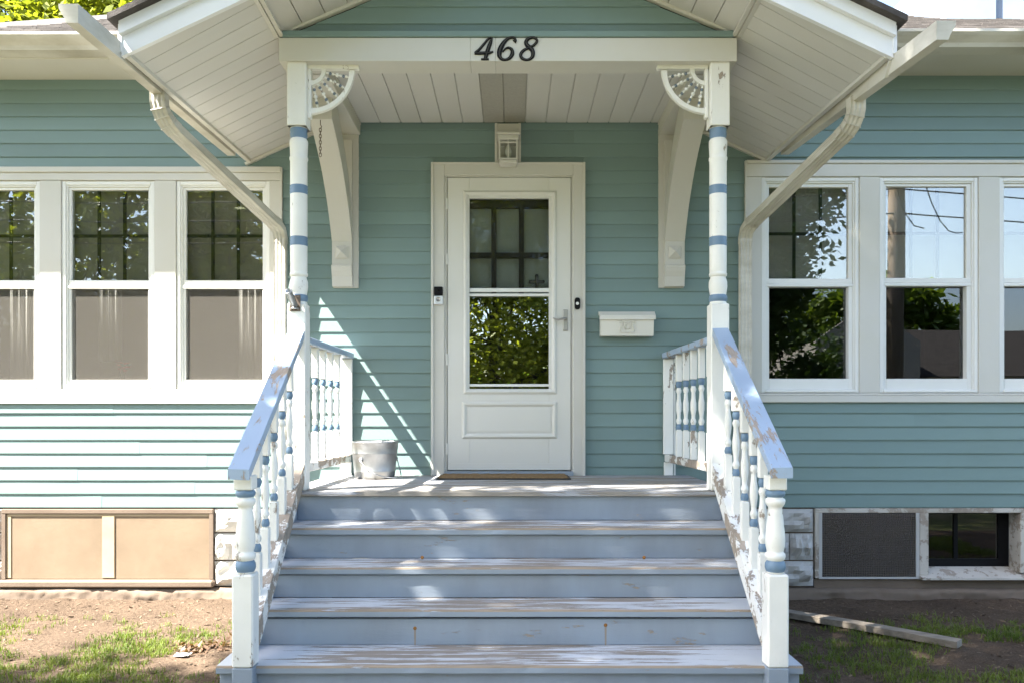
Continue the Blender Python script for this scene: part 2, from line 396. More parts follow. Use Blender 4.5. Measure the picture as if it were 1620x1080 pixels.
# openings (photo rows / columns at the wall plane)
LB = dict(x0=-5.5, x1=wx(444), z0=wz(635), z1=wz(267))
RB = dict(x0=wx(1181), x1=5.5, z0=wz(634), z1=wz(257))
DR = dict(x0=wx(685), x1=wx(923), z0=wz(756), z1=wz(262))
ZT = wz(127); ZB = wz(802)
wb = MB(); Y0, Y1 = .002, .12
wb.box(XL, wx(685), Y0, Y1, LB['z1'], ZT+.2); wb.box(wx(923), XR, Y0, Y1, RB['z1'], ZT+.2); wb.box(wx(685), wx(923), Y0, Y1, DR['z1'], ZT+.2)
wb.box(LB['x1'], wx(685), Y0, Y1, LB['z0'], LB['z1']); wb.box(wx(923), RB['x0'], Y0, Y1, RB['z0'], RB['z1'])
wb.box(XL, wx(685), Y0, Y1, ZB, LB['z0']); wb.box(wx(923), XR, Y0, Y1, ZB, RB['z0'])
wb.box(wx(685), wx(923), Y0, Y1, ZB, DR['z0'])
wall = wb.build('wall', M['vinyl'], house)
ROW = 21.25/225
def plank(x0, x1, z0, z1, y=0.0, parent=wall, cut=None):
    """one siding course: leaning face, turned-in bottom lip; cut(z) gives the x limits of a sloped end"""
    n = max(2, int((x1-x0)/.35)+1); b = MB(); vs_ = []
    for i in range(n):
        t = i/(n-1)
        row = []
        for (yy, zz) in ((0, z0), (-.0100, z0+.0005), (-.0110, z0+.006), (-.002, z1+.002), (0, z1+.002)):
            a, c = (x0, x1) if cut is None else cut(zz)
            x = a + (c-a)*t
            dy = .0016*mnoise.noise(Vector((x*1.3, z0*9, 3))) if yy < -.001 else 0
            dz = .0011*mnoise.noise(Vector((x*.9, z0*7, 8)))
            row.append((x, y+yy+dy, zz+dz))
        vs_ += row
    fs = [(i*5+k, i*5+(k+1)%5, (i+1)*5+(k+1)%5, (i+1)*5+k) for i in range(n-1) for k in range(5)]
    fs += [(4,3,2,1,0), tuple((n-1)*5+k for k in range(5))]
    b.add(vs_, fs); return b.build('siding_plank', M['vinyl'], parent)
def rows_in(z0, z1):
    k = 0; z = ZB
    while z < z1 - .02:
        a = max(z, z0); c = min(z+ROW, z1)
        if c - a > .02: yield a, c
        z += ROW
for a, c in rows_in(ZB, ZT):
    segs = []
    zm = (a+c)/2
    if zm > LB['z1']: segs.append((XL, 0 if zm > DR['z1'] else DR['x0']))
    elif zm > LB['z0']: segs.append((LB['x1'], DR['x0']))
    elif zm > wz(753): segs.append((XL, DR['x0']))
    else: segs.append((XL, -1.20))
    if zm > RB['z1']: segs.append((0 if zm > DR['z1'] else DR['x1'], XR))
    elif zm > RB['z0']: segs.append((DR['x1'], RB['x0']))
    elif zm > wz(753): segs.append((DR['x1'], XR))
    else: segs.append((1.16, XR))
    for x0, x1 in segs:
        if x1-x0 > 1.6 and random.random() < .6:      # lapped joint between two lengths of siding
            xj = random.uniform(max(x0, -3.4)+.25, min(x1, 3.4)-.25)
            plank(x0, xj+.012, a, c, -.0012); plank(xj, x1, a, c)
        else: plank(x0, x1, a, c)

# window banks: casing boards, then the windows themselves
def casing(xs_boards, xend, ytop, lip, yhead, yframe, ysill, ybot, side):
    c = MB()
    x0, x1 = (XL, wx(xend)) if side < 0 else (wx(xend), XR)
    c.box(x0, x1, -.024, .1, wz(yhead), wz(lip), 0, .003)                 # head board
    c.box(x0-.004, x1+.004, -.036, .1, wz(lip), wz(ytop), 0, .004)        # cap
    c.box(x0, x1, -.022, .1, wz(ysill), wz(yframe)-.002, 0, .003)          # apron under the frames
    c.box(x0-.004, x1+.004, -.025, .1, wz(ybot), wz(ysill)-.001, 0, .003)  # drip
    for a, e in xs_boards: c.box(wx(a), wx(e), -.021, .1, wz(yframe)-.001, wz(yhead)-.001, 0, .003)
    e = wx(xend)
    if side < 0: c.box(e, e+.013, -.030, .02, wz(ybot), wz(ytop)-.002, 0, .002)
    else: c.box(e-.013, e, -.030, .02, wz(ybot), wz(ytop)-.002, 0, .002)
    return c.build('window_casing', M['trim'], house)
casing([(65,99),(246,280),(428,445),(-247,-84)], 445, 266, 275, 287, 615, 632, 638, -1)
casing([(1180,1204),(1358,1390),(1546,1579),(1733,1867)], 1180, 255.5, 261, 281, 621, 625, 636, 1)

def window(fx0, fx1, gx0, gx1, yt, g0, g1, g2, g3, yb, scr=True, label=None, blind_m='blind_grey'):
    """frame limits, glass limits, rows: frame top, upper glass top/bottom, lower glass top/bottom, frame bottom"""
    f = MB(); X = wx; Z = wz
    a, e, t, bt = X(fx0), X(fx1), Z(yt)-.002, Z(yb)+.002
    w1 = .028
    f.box(a+.001, a+w1, -.012, .09, bt, t, 0, .003); f.box(e-w1, e-.001, -.012, .09, bt, t, 0, .003)
    f.box(a+w1, e-w1, -.011, .09, t-w1, t, 0, .003); f.box(a+w1, e-w1, -.019, .09, bt, bt+.022, 0, .004)
    # stepped inner frame
    a2, e2, t2, b2 = a+w1, e-w1, t-w1, bt+.022
    f.box(a2, a2+.011, -.004, .09, b2, t2, 0, .002); f.box(e2-.011, e2, -.004, .09, b2, t2, 0, .002); f.box(a2+.011, e2-.011, -.004, .09, t2-.011, t2, 0, .002)
    fr = f.build('window', M['vinyl_window'], house)
    if label: fr['label'] = label
    s = MB(); A, E = X(gx0), X(gx1); lo, hi = a2+.011, e2-.011
    zt = t2-.011
    # upper sash (outer) and lower sash / screen frame
    s.box(lo, A, .008, .05, Z(g1), zt, 0, .002); s.box(E, hi, .008, .05, Z(g1), zt, 0, .002)
    s.box(A, E, .008, .05, Z(g0), zt, 0, .002)
    s.box(lo, hi, .004, .06, Z(g1)-.034, Z(g1), 0, .003); s.box(lo, hi, -.002, .06, Z(g2), Z(g1)-.035, 0, .003)
    s.box(lo, A, .004, .07, b2, Z(g2), 0, .002); s.box(E, hi, .004, .07, b2, Z(g2), 0, .002); s.box(A, E, .004, .07, b2, Z(g3), 0, .002)
    s.build('sash', M['vinyl_window'], fr)
    p = MB(); p.box(A-.004, E+.004, .026, .030, Z(g1)-.004, Z(g0)+.004); p.build('pane', M['glass' if scr else 'glass_sky'], fr)
    p = MB(); p.box(A-.004, E+.004, .052, .056, Z(g3)-.004, Z(g2)+.004); p.build('pane', M['glass' if scr else 'glass_low'], fr)
    for k in (1, 2):
        m = MB(); x = A + (E-A)*k/3; m.box(x-.0105, x+.0105, .034, .044, Z(g1), Z(g0)); m.build('muntin', M['muntin'], fr)
    m = MB(); z = (Z(g0)+Z(g1))/2; m.box(A, E, .035, .043, z-.0105, z+.0105); m.build('muntin', M['muntin'], fr)
    q = MB(); q.box(A-.03, E+.03, .105, .109, Z(g1)-.0, Z(g0)+.03); q.build('roller_blind', M[blind_m], fr)
    if scr:
        q = MB(); q.box(A-.004, E+.004, .018, .0195, Z(g3)-.004, Z(g2)+.004); q.build('insect_screen', M['screen'], fr)
    return fr
for dx, n in ((0,1), (-181,0), (181,2)):
    window(99+dx, 246+dx + (1 if dx>0 else 0), 112+dx, 234+dx, 287, 300.5, 443.5, 457, 600.5, 615)
window(1204,1358,1217,1343,281,296,441,454,598.5,621, False, None, 'blind_haze')
window(1390,1546,1402.5,1530,281,295,440,453,598.5,621, False, None, 'blind_haze')
window(1579,1733,1589.5,1717,281,295,440,453,598.5,621, False, None, 'blind_haze')
# rooms behind: floor, ceiling, back and side walls
def room(name, x0, x1, z0, z1, depth, mat):
    r = MB(); y = .125
    r.box(x0, x1, depth, depth+.05, z0, z1); r.box(x0-.05, x0, y, depth, z0, z1); r.box(x1, x1+.05, y, depth, z0, z1)
    r.box(x0-.05, x1+.05, y, depth+.05, z0-.05, z0-.001); r.box(x0-.05, x1+.05, y, depth+.05, z1+.001, z1+.05)
    return r.build(name, mat, house)
room('room', XL, -1.25, .8, 3.3, 3.6, M['room'])
room('room', 1.25, XR, .8, 3.3, 3.6, M['dark'])
room('room', -1.1, 1.1, .6, 3.3, 3.0, M['dark'])
def curtain(x0, x1, z0, z1, y, label):
    n = 26; vs_ = []
    for j in range(2):
        for i in range(n):
            t = i/(n-1); x = x0+(x1-x0)*t
            vs_.append((x, y+.018*math.sin(t*21)+.01*math.sin(t*47+1), z0 if j == 0 else z1))
    b = MB(); b.add(vs_, [(i, i+1, n+i+1, n+i) for i in range(n-1)], 0, True)
    o = b.build('curtain', M['curtain'], None); sm = o.modifiers.new('thick', 'SOLIDIFY'); sm.thickness = .002
    return tag(o, label, 'curtain', 'sheer curtains in the window bank')
curtain(wx(140), wx(176), wz(570), wz(300), .15, 'sheer white curtain behind the window with the pink flower')
curtain(wx(366), wx(402), wz(612), wz(300), .15, 'sheer white curtain behind the window nearest the front steps, by the sloping downspout')
curtain(wx(-6), wx(32), wz(612), wz(300), .15, 'sheer white curtain in the window cut by the picture edge')
b = MB()
for u0, u1 in ((121,125),(133,137)): b.box(wx(u0), wx(u1), .30, .33, wz(566), wz(440))
for v in (440, 482, 524, 562): b.box(wx(125), wx(133), .302, .328, wz(v+4), wz(v))
b.build('inner_casing', M['soffit'], house)
# flower on the sill
fl = empty('flower', V(193, 600, 5.885), 'pink flower in a glass standing inside the middle screened window', 'flower')
c0 = WORLD[fl.name]
b = MB(); b.lathe([(.018,0),(.02,.03),(.014,.06),(.018,.075)], c0, seg=12); b.build('vase', M['lantern_glass'], fl)
b = MB(); b.tube([c0+Vector((0,0,.01)), c0+Vector((.006,0,.08))], .003, 6); b.build('stem', M['grass'], fl)
b = MB()
for k in range(14):
    a = k*2.4; r = .012+.02*(k/14); p = c0+Vector((.006+1.5*r*math.cos(a), r*math.sin(a)*.45, .092+.03*math.sin(k*1.7)))
    b.obox(p, Vector((math.cos(a),math.sin(a),.4)).normalized(), Vector((-math.sin(a),math.cos(a),0)), Vector((0,0,1)), .014, .011, .003, 0, .002)
b.build('petals', M['petal'], fl)

Z_SILL = wz(915)
# foundation: rock-face blocks, basement windows, footing
fb = MB(); fb.box(XL, XR, .22, .3, -.2, ZB); fb.box(XL, wx(1288), .101, .22, -.2, ZB); fb.box(wx(1288), XR, .101, .22, -.2, Z_SILL); found = fb.build('foundation', M['dark'], house)
def rock_block(x0, x1, z0, z1, mat, seed, proud=.075):
    n, m = 11, 7; vs_ = []; rr = random.Random(seed); ox, oz = rr.random()*50, rr.random()*50
    for j in range(m):
        for i in range(n):
            u, v = i/(n-1), j/(m-1); e = min(u, 1-u, 9)*(x1-x0); g = min(v, 1-v)*(z1-z0)
            k = min(1, max(0, (min(e, g)-.008)/.02))
            h = proud*k*max(.12, math.sin(math.pi*min(1, max(0, (v-.06)/.88)))**.6*(.55+.9*mnoise.noise(Vector((u*3.6+ox, v*2.6+oz, seed))))) + .012*k*mnoise.noise(Vector((u*9+ox, v*7+oz, 1)))
            vs_.append((x0+(x1-x0)*u, -.002-max(0,h), z0+(z1-z0)*v))
    b = MB(); b.add(vs_, [(j*n+i, j*n+i+1, (j+1)*n+i+1, (j+1)*n+i) for j in range(m-1) for i in range(n-1)], 0, False)
    # sides back to the mortar plane
    ring = [i for i in range(n)] + [j*n+n-1 for j in range(1, m)] + [(m-1)*n+i for i in range(n-2, -1, -1)] + [j*n for j in range(m-2, 0, -1)]
    base = [(vs_[i][0], .1, vs_[i][2]) for i in ring]; top = [vs_[i] for i in ring]; L = len(ring)
    b.add(top+base, [(i, (i+1)%L, L+(i+1)%L, L+i) for i in range(L)])
    return b.build('stone_block', mat, found)
zs = [wz(927), wz(886), wz(842), wz(803)]
for s, (pa, pb), mt in ((-1, (339, 470), 'block'), (1, (1150, 1287), 'grey_block')):
    for r in range(3):
        z0, z1 = zs[r]+.006, zs[r+1]-.005
        if s > 0: cuts = [wx(1150), wx(1205+ (0 if r != 1 else 44)), wx(1287)]
        else: cuts = [wx(339), wx(424 - (0 if r != 1 else 36)), wx(500)]
        for k in range(2): rock_block(cuts[k]+.003, cuts[k+1]-.003, z0, z1, M[mt], 10*r+k+(3 if s > 0 else 0))
for r in range(3):
    z0, z1 = zs[r]+.006, zs[r+1]-.005
    rock_block(wx(-84), wx(5), z0, z1, M['block'], 40+r)
mort = MB(); mort.box(XL, XR, .02, .1, wz(955), wz(927)); mort.box(wx(340), wx(500), .012, .1, wz(927), ZB-.002); mort.box(wx(1150), wx(1287), .012, .1, wz(927), ZB-.002); mort.box(wx(-90), wx(6), .012, .1, wz(927), ZB-.002)
mort.box(wx(1288), XR, .0, .1, wz(930), wz(914.5)); mort.build('mortar', M['concrete'], found)
# footing with a broken edge
def footing(x0, x1, ytop, ybot, seed):
    n, m = 220, 12; vs_ = []
    for j in range(m):
        v = j/(m-1)
        for i in range(n):
            x = x0+(x1-x0)*i/(n-1); h = mnoise.noise(Vector((x*4, v*2, seed)))*.022 + mnoise.noise(Vector((x*15, v*3, seed)))*.010 + mnoise.noise(Vector((x*37, v*9, seed)))*.007
            z = wz(ybot)-.06 + (wz(ytop)+.01*mnoise.noise(Vector((x*3, 0, seed))) - wz(ybot)+.06)*min(1, v*1.25)
            y = -.05 - h - .03*(1-v) if v < .8 else (-.05-h)*(1-(v-.8)/.2) + .02
            vs_.append((x, y, z))
    b = MB(); b.add(vs_, [(j*n+i, j*n+i+1, (j+1)*n+i+1, (j+1)*n+i) for j in range(m-1) for i in range(n-1)], 0, True)
    return b.build('footing', M['concrete'], house)
footing(XL, -1.2, 927, 948, 3.3); footing(1.2, XR, 929, 946, 8.1)
# covered basement window
bw = MB(); X = wx; Z = wz
bw.box(X(6), X(339), -.03, .06, Z(811), Z(804), 0, .003); bw.box(X(6), X(12), -.028, .06, Z(914), Z(811)); bw.box(X(333), X(339), -.028, .06, Z(914), Z(811))
bw.box(X(2), X(342), -.07, .08, Z(926), Z(915), 0, .01)
bwin = bw.build('basement_window', M['concrete'], house); bwin['label'] = 'basement window covered by yellowed translucent panel'
b = MB(); b.box(X(12), X(333), -.016, -.006, Z(914), Z(811)); b.build('cover_panel', M['panel'], bwin)
b = MB(); b.box(X(164), X(183), -.022, -.0165, Z(912), Z(812)); b.box(X(13), X(20), -.020, -.0165, Z(912), Z(812)); b.box(X(20), X(164), -.020, -.0165, Z(815.5), Z(812)); b.box(X(183), X(332), -.020, -.0165, Z(815.5), Z(812)); b.build('cover_bar', M['panel_bar'], bwin)
# the half open one
M['old_frame'] = paint('old_basement_frame_paint', (.52,.48,.42), .7, .6, (.28,.24,.19), wear=.4, stretch=(1,1,1))
bw = MB()
bw.box(X(1288), X(1750), -.02, .09, Z(810), Z(803), 0, .003); bw.box(X(1288), X(1294), -.02, .09, Z(913), Z(810), 0, .003)
bw.box(X(1453), X(1467), -.02, .12, Z(908), Z(810), 0, .003); bw.box(X(1612), X(1623), -.018, .12, Z(905), Z(810), 0, .003)
bw.prism([(X(1453), -.06, Z(914)), (X(1453), .12, Z(914)), (X(1453), .12, Z(900)), (X(1453), -.06, Z(911))], (X(1750)-X(1453), 0, 0))
bwin2 = bw.build('basement_window', M['old_frame'], house); bwin2['label'] = 'basement window with dark mesh on one half and black sash in the other'
b = MB(); b.box(X(1294), X(1453), -.012, -.010, Z(914), Z(810)); b.build('mesh_screen', M['screen_dark'], bwin2)
b = MB(); hx0, hx1, hz0, hz1 = X(1299), X(1447), Z(911), Z(812)
for i in range(54): xx = hx0+(hx1-hx0)*(i+.5)/54; b.box(xx-.0008, xx+.0008, -.0175, -.016, hz0, hz1)
for i in range(36): zz = hz0+(hz1-hz0)*(i+.5)/36; b.box(hx0, hx1, -.0195, -.018, zz-.0008, zz+.0008)
tag(b.build('wire_mesh', M['chain'], bwin2), kind='stuff')
b = MB(); b.box(X(1294), X(1299), -.02, -.0125, Z(914), Z(810)); b.box(X(1447), X(1452.5), -.02, -.0125, Z(914), Z(810)); b.box(X(1299), X(1447), -.02, -.0125, Z(914), Z(911)); b.build('screen_frame', M['grey_block'], bwin2)
b = MB(); b.box(X(1467), X(1612), .122, .15, Z(815), Z(810)); b.box(X(1467), X(1475), .122, .15, Z(900), Z(815)); b.box(X(1596), X(1612), .122, .15, Z(900), Z(815)); b.box(X(1475), X(1596), .122, .15, Z(900), Z(888)); b.box(X(1524), X(1530), .122, .15, Z(888), Z(815)); b.build('sash', M['black'], bwin2)
M['dusty'] = glass('dusty_glass', .09, (.35,.33,.3))
b = MB(); b.box(X(1475), X(1524), .132, .136, Z(888), Z(815)); b.build('pane', M['dusty'], bwin2)
b = MB(); b.box(X(1530), X(1596), .132, .136, Z(888), Z(815)); b.build('pane', M['dusty'], bwin2)
b = MB(); b.box(X(1690), X(1750), -.01, .1, Z(914), Z(810)); b.build('stone_block', M['grey_block'], found)

# main roof, soffit, fascia
zs_l = CZ + 528/225.0
SF = -.33                                      # front of the soffit
def eave(x0, x1, z, name_lab):
    e = MB(); n = max(1, round((x1-x0)/2.4))
    e.box(x0, x1, SF, .0, z, z+.012); e.box(x0, x1, SF-.022, SF-.001, z-.004, z+.085, 0, .003)
    return e.build('eave_soffit', M['trim'], house)
eave(XL, -1.75, zs_l, ''); eave(1.75, XR, zs_l+.03, '')
RZ, RY = zs_l+.115, SF-.07
mroof = .52; RIDGE = 4.35
rf = MB()
rf.prism([(XL, RY, RZ), (XL, RIDGE, RZ+mroof*(RIDGE-RY)), (XL, 2*RIDGE-RY, RZ), (XL, 2*RIDGE-RY, RZ-.06), (XL, RIDGE, RZ+mroof*(RIDGE-RY)-.06), (XL, RY, RZ-.03)], (XR-XL+6, 0, 0))
roof = rf.build('roof', M['shingle'], house)
# shingles: the lower courses tab by tab, the rest as one part
cs = math.sqrt(1+mroof**2)
def shingle_at(b, x, k, w, rr):
    y = RY+.02+k*.125/cs; z = RZ+mroof*(y-RY)
    L = .14/cs; th = .006+rr*.007
    b.add([(x, y, z+th), (x+w, y, z+th), (x+w, y+L, z+mroof*L+.002), (x, y+L, z+mroof*L+.002), (x, y, z-.002), (x+w, y, z-.002)], [(0,1,2,3), (4,5,1,0), (0,3,4), (1,5,2)])
nsh = 0
for (xa, xb) in ((-3.95, -2.4), (2.7, 4.9)):
    rest = MB()
    for k in range(38):
        x = xa - random.random()*.2
        while x < xb:
            w = .12+random.random()*.14
            if k < 6 and nsh < 290:
                b = MB(); shingle_at(b, x, k, w-.004, random.random()); b.build('shingle', M['shingle'], roof, fix=False); nsh += 1
            else: shingle_at(rest, x, k, w-.004, random.random())
            x += w
    tag(rest.build('shingle_courses', M['shingle'], roof, fix=False), kind='stuff')
# dormer far up the roof at the picture's top edge
dm = MB(); D0 = 8.3
p = V(1497, 19, D0); dm.box(p.x, p.x+.50, p.y, p.y+2.4, p.z-.3, p.z+.6); dm.box(p.x+.515, p.x+1.4, p.y+.05, p.y+2.4, p.z-.3, p.z+.6)
dm.build('dormer', M['far_blue'], house)

# main roof gutters (things)
def kgutter(b, pts, w, h, side):
    """K-style trough swept along pts; side = +1 when the ornate face lies to the right of travel"""
    s = side; t = .004
    outer = [(0,0),(0,0),(0,0)]
    sect = [(0, h), (0, 0), (s*w*.62, 0), (s*w*.70, h*.25), (s*w*.92, h*.62), (s*w, h*.80), (s*w, h), (s*(w-.014), h), (s*(w-.014), h*.97), (s*(w-.008), h*.96), (s*w*.95, h*.80), (s*w*.87, h*.64), (s*w*.66, h*.28), (s*w*.58, t*1.4), (s*t, t*1.4), (s*t, h)]
    if s < 0: sect = sect[::-1]
    b.sweep(pts, sect, (0,0,1))
def main_gutter(x0, x1, z, label):
    b = MB(); kgutter(b, [(x0, SF-.024, z), (x1, SF-.024, z+.004)], .185, .088, 1)
    o = b.build('gutter', M['trim_gutter'], None); return tag(o, label, 'gutter')
main_gutter(XL, -1.97, zs_l+.002, 'white gutter along the main roof edge under sunlit shingles and tree')
main_gutter(1.97, XR, zs_l+.022, 'mildewed white gutter along the main roof edge below the blue dormer')

# front door: casing, storm door, inner door
dc = MB()
dc.box(X(684), X(704), -.045, .1, Z(752), Z(262), 0, .003); dc.box(X(906), X(924), -.045, .1, Z(752), Z(262), 0, .003); dc.box(X(704), X(906), -.045, .1, Z(280), Z(262), 0, .003)
dc.box(X(683), X(687), -.058, .0, Z(752), Z(260.5), 0, .002); dc.box(X(921), X(925), -.058, .0, Z(752), Z(260.5), 0, .002); dc.box(X(687), X(921), -.058, 0, Z(263.5), Z(260.5), 0, .002)
dc.box(X(704), X(707.5), -.03, .1, Z(745), Z(280)); dc.box(X(903.5), X(906), -.03, .1, Z(745), Z(280)); dc.box(X(707.5), X(903.5), -.03, .1, Z(282.5), Z(280))
dc.build('door_casing', M['trim'], house)
sd = MB(); yf = -.032; yb = -.002
gx0, gx1, gt, gb = X(743), X(868), Z(316), Z(615)
sd.box(X(708.5), gx0, yf, yb, Z(742.5), Z(283.5), 0, .002); sd.box(gx1, X(902.5), yf, yb, Z(742.5), Z(283.5), 0, .002)
sd.box(gx0, gx1, yf, yb, gt, Z(283.5)); sd.box(gx0, gx1, yf, yb, Z(742.5), gb)
def mould(b, x0, x1, z0, z1, w, y0, h, m=0):
    """mitred half-round frame proud of the door"""
    prof = [(0, 0), (.15, .5), (.4, .95), (.65, .8), (.85, .35), (1, 0)]
    for k in range(len(prof)-1):
        (a, p), (c, q) = prof[k], prof[k+1]
        r1 = [(x0+a*w, z0+a*w), (x1-a*w, z0+a*w), (x1-a*w, z1-a*w), (x0+a*w, z1-a*w)]
        r2 = [(x0+c*w, z0+c*w), (x1-c*w, z0+c*w), (x1-c*w, z1-c*w), (x0+c*w, z1-c*w)]
        vs_ = [(x, y0-p*h, z) for x, z in r1] + [(x, y0-q*h, z) for x, z in r2]
        b.add(vs_, [(i, (i+1)%4, 4+(i+1)%4, 4+i) for i in range(4)], m)
mould(sd, X(733.5), X(880.5), Z(623), Z(304), .037, yf-.0005, .014)
mould(sd, X(731), X(881), Z(693), Z(634.5), .036, yf-.0005, .013)
sd.box(X(741), X(871), yf-.004, yf, Z(682), Z(646), 0, .003)
sd.box(X(709), X(902), yf-.004, yf, Z(742), Z(732), 0, .002)
for yy in (316, 403, 560, 700): sd.box(X(705.5), X(709), yf-.008, yf+.004, Z(yy+18), Z(yy), 0, .002)
M['door'] = paint('storm_door_enamel', (.63,.62,.575), .35, .08, (.5,.48,.4), bump=.06)
door = sd.build('door', M['door'], house); door['label'] = 'white storm door with tall glass and raised lower panel'
for u0, u1 in ((457, 463), (465.5, 469.5), (607, 611)):
    b = MB(); b.box(gx0, gx1, -.024, -.004, Z(u1), Z(u0), 0, .002); b.build('glazing_bar', M['vinyl_window'], door)
b = MB(); b.box(gx0, gx1, -.016, -.012, Z(457), gt); b.build('insect_screen', M['screen_door'], door)
b = MB(); b.box(gx0, gx1, -.014, -.010, gb, Z(466)); b.build('pane', M['glass_door'], door)
b = MB(); b.box(gx0, gx1, -.009, -.005, Z(466), gt); b.build('pane', M['glass_dim'], door)
b = MB(); b.lathe([(.0,0),(.017,0),(.018,.008),(.012,.011)], (X(894), yf, Z(506)), (0,-1,0), 14); b.obox(Vector((X(894), yf-.006, Z(507.5))), Vector((1,0,0)), Vector((0,1,0)), Vector((0,0,1)), .0165, .006, .073, 0, .006)
b.tube([(X(894), yf-.01, Z(506)), (X(894), yf-.045, Z(506)), (X(889), yf-.052, Z(506.5)), (X(882), yf-.05, Z(508)), (X(876), yf-.045, Z(506)), (X(874), yf-.044, Z(505))], [.009,.009,.008,.007,.006,.005], 10)
b.build('handle', M['nickel'], door)
idr = MB(); iy0, iy1 = .055, .095
zi = [Z(318), Z(327), Z(397.5), Z(405.5), Z(458), Z(476)]
idr.box(X(704), X(742), iy0, iy1, Z(748), Z(283)); idr.box(X(870), X(906), iy0, iy1, Z(748), Z(283)); idr.box(X(742), X(870), iy0, iy1, Z(326), Z(283)); idr.box(X(742), X(870), iy0, iy1, Z(748), Z(470))
idr.box(X(777), X(785), iy0, iy1, Z(470), Z(326)); idr.box(X(821), X(829), iy0, iy1, Z(470), Z(326)); 
for a, e in ((742,777),(785,821),(829,870)): idr.box(X(a), X(e), iy0, iy1, Z(405.5), Z(397.5))
idoor = idr.build('inner_door', M['door_dark'], house)
b = MB(); b.box(X(742), X(870), .074, .078, Z(470), Z(326)); b.build('pane', M['glass_dim'], idoor)
b = MB(); b.box(X(704), X(906), -.075, .06, Z(753), Z(744), 0, .004); b.build('threshold', M['step'], house)
blind = MB()
blind.box(X(738), X(874), .12, .125, Z(480), Z(320)); blind.build('blind', M['soffit'], house)
cr = V(849, 446, 5.855); b = MB()
b.box(cr.x-.045, cr.x+.045, cr.y-.006, cr.y+.006, cr.z-.012, cr.z+.012, 0, .004); b.box(cr.x-.011, cr.x+.011, cr.y-.008, cr.y+.008, cr.z-.045, cr.z+.042, 0, .004)
for dx, dz in ((-.045,0),(.045,0),(0,.042)): b.lathe([(.0,-.006),(.012,-.004),(.012,.004),(0,.006)], (cr.x+dx, cr.y, cr.z+dz), (0,1,0), 10)
tag(b.build('cross', M['cross_m'], None), 'small dark cross hung inside the door glass', 'cross')

# ------------------------------------------------------------------ PORCH
FZ = CZ-.424                                    # porch floor
porch = empty('porch', (0, -1.2, FZ), 'gabled entry porch with turned posts, curved braces and white soffits', 'porch')
DN = 4.545                                      # front edge of the porch floor
yn = DN-DW
nb = 9
for k in range(nb):
    y0 = yn+.0 + ( -yn-.02)*k/nb; y1 = yn + (-yn-.02)*(k+1)/nb
    b = MB(); b.box(-1.27, 1.235, y0+.002, y1-.002, FZ-.028+random.uniform(-.001,.001), FZ+random.uniform(-.0012,.0012), 0, .003); b.build('floor_board', M['floor'], porch)
b = MB(); b.box(-1.25, 1.215, yn+.04, -.03, FZ-.2, FZ-.03); b.build('floor_frame', M['step'], porch)
for s, x in ((-1, -1.262), (1, 1.227)):
    b = MB(); b.box(x-.012, x+.012, yn+.05, -.03, -.1, FZ-.03); b.build('skirt', M['step'], porch)
# turned posts
def lz(d, y): return CZ + (HZ-y)*d/F
PD = 4.58; PH = .102
def post(px):
    d = PD; c = V(px, 655, d); x, y = c.x, c.y+PH/2
    b = MB(); Z_ = lambda v: lz(d, v)
    h = PH/2
    b.box(x-h, x+h, y-h, y+h, FZ+.001, Z_(480), 0, .006)
    b.box(x-h-.003, x+h+.003, y-h-.003, y+h+.003, Z_(199), Z_(97.5), 0, .006)
    b.prism([(x-h,y-h,Z_(199)),(x+h,y-h,Z_(199)),(x+h,y+h,Z_(199)),(x-h,y+h,Z_(199))], (0,0,.0))
    pr = []
    def seg(y0, r0, y1, r1, m=0): pr.append((r0, Z_(y0)-Z_(480), m)); pr.append((r1, Z_(y1)-Z_(480), m))
    pts = [(482,.050,0),(477,.046,0),(476,.044,1),(474.5,.049,1),(470,.051,1),(466,.048,1),(465,.044,0),(462,.046,0),(452,.051,0),(444,.050,0),(438,.043,0),(436,.042,0),(435,.049,0),(431,.050,0),(429.5,.046,0),(428,.047,0),(388,.0475,0),(387,.047,1)]
    for yb_ in (387, 305):
        pts += [(yb_-.5,.047,1),(yb_-2.5,.0505,1),(yb_-4.5,.047,1),(yb_-7,.0505,1),(yb_-9.5,.047,1),(yb_-12,.0505,1),(yb_-14.5,.047,0)]
        pts += [((yb_-16),.0475,0)]
        if yb_ == 387: pts += [(306,.0475,0)]
    pts += [(252,.0475,0),(249,.051,0),(246,.051,0),(244,.047,0),(240,.048,0),(232,.049,0),(224,.051,0),(219,.050,0),(217,.045,0),(216,.043,1),(213,.046,1),(209,.048,1),(206,.046,1),(203,.0475,1),(200,.046,0),(198,.05,0)]
    b.lathe([(r, Z_(yy)-Z_(482), m) for yy, r, m in pts], (x, y, Z_(482)), seg=28)
    return b.build('post', [M['white_wood'], M['blue']], porch)
post(469); post(1139.5)
PLX, PRX = V(469,0,PD).x, V(1139.5,0,PD).x
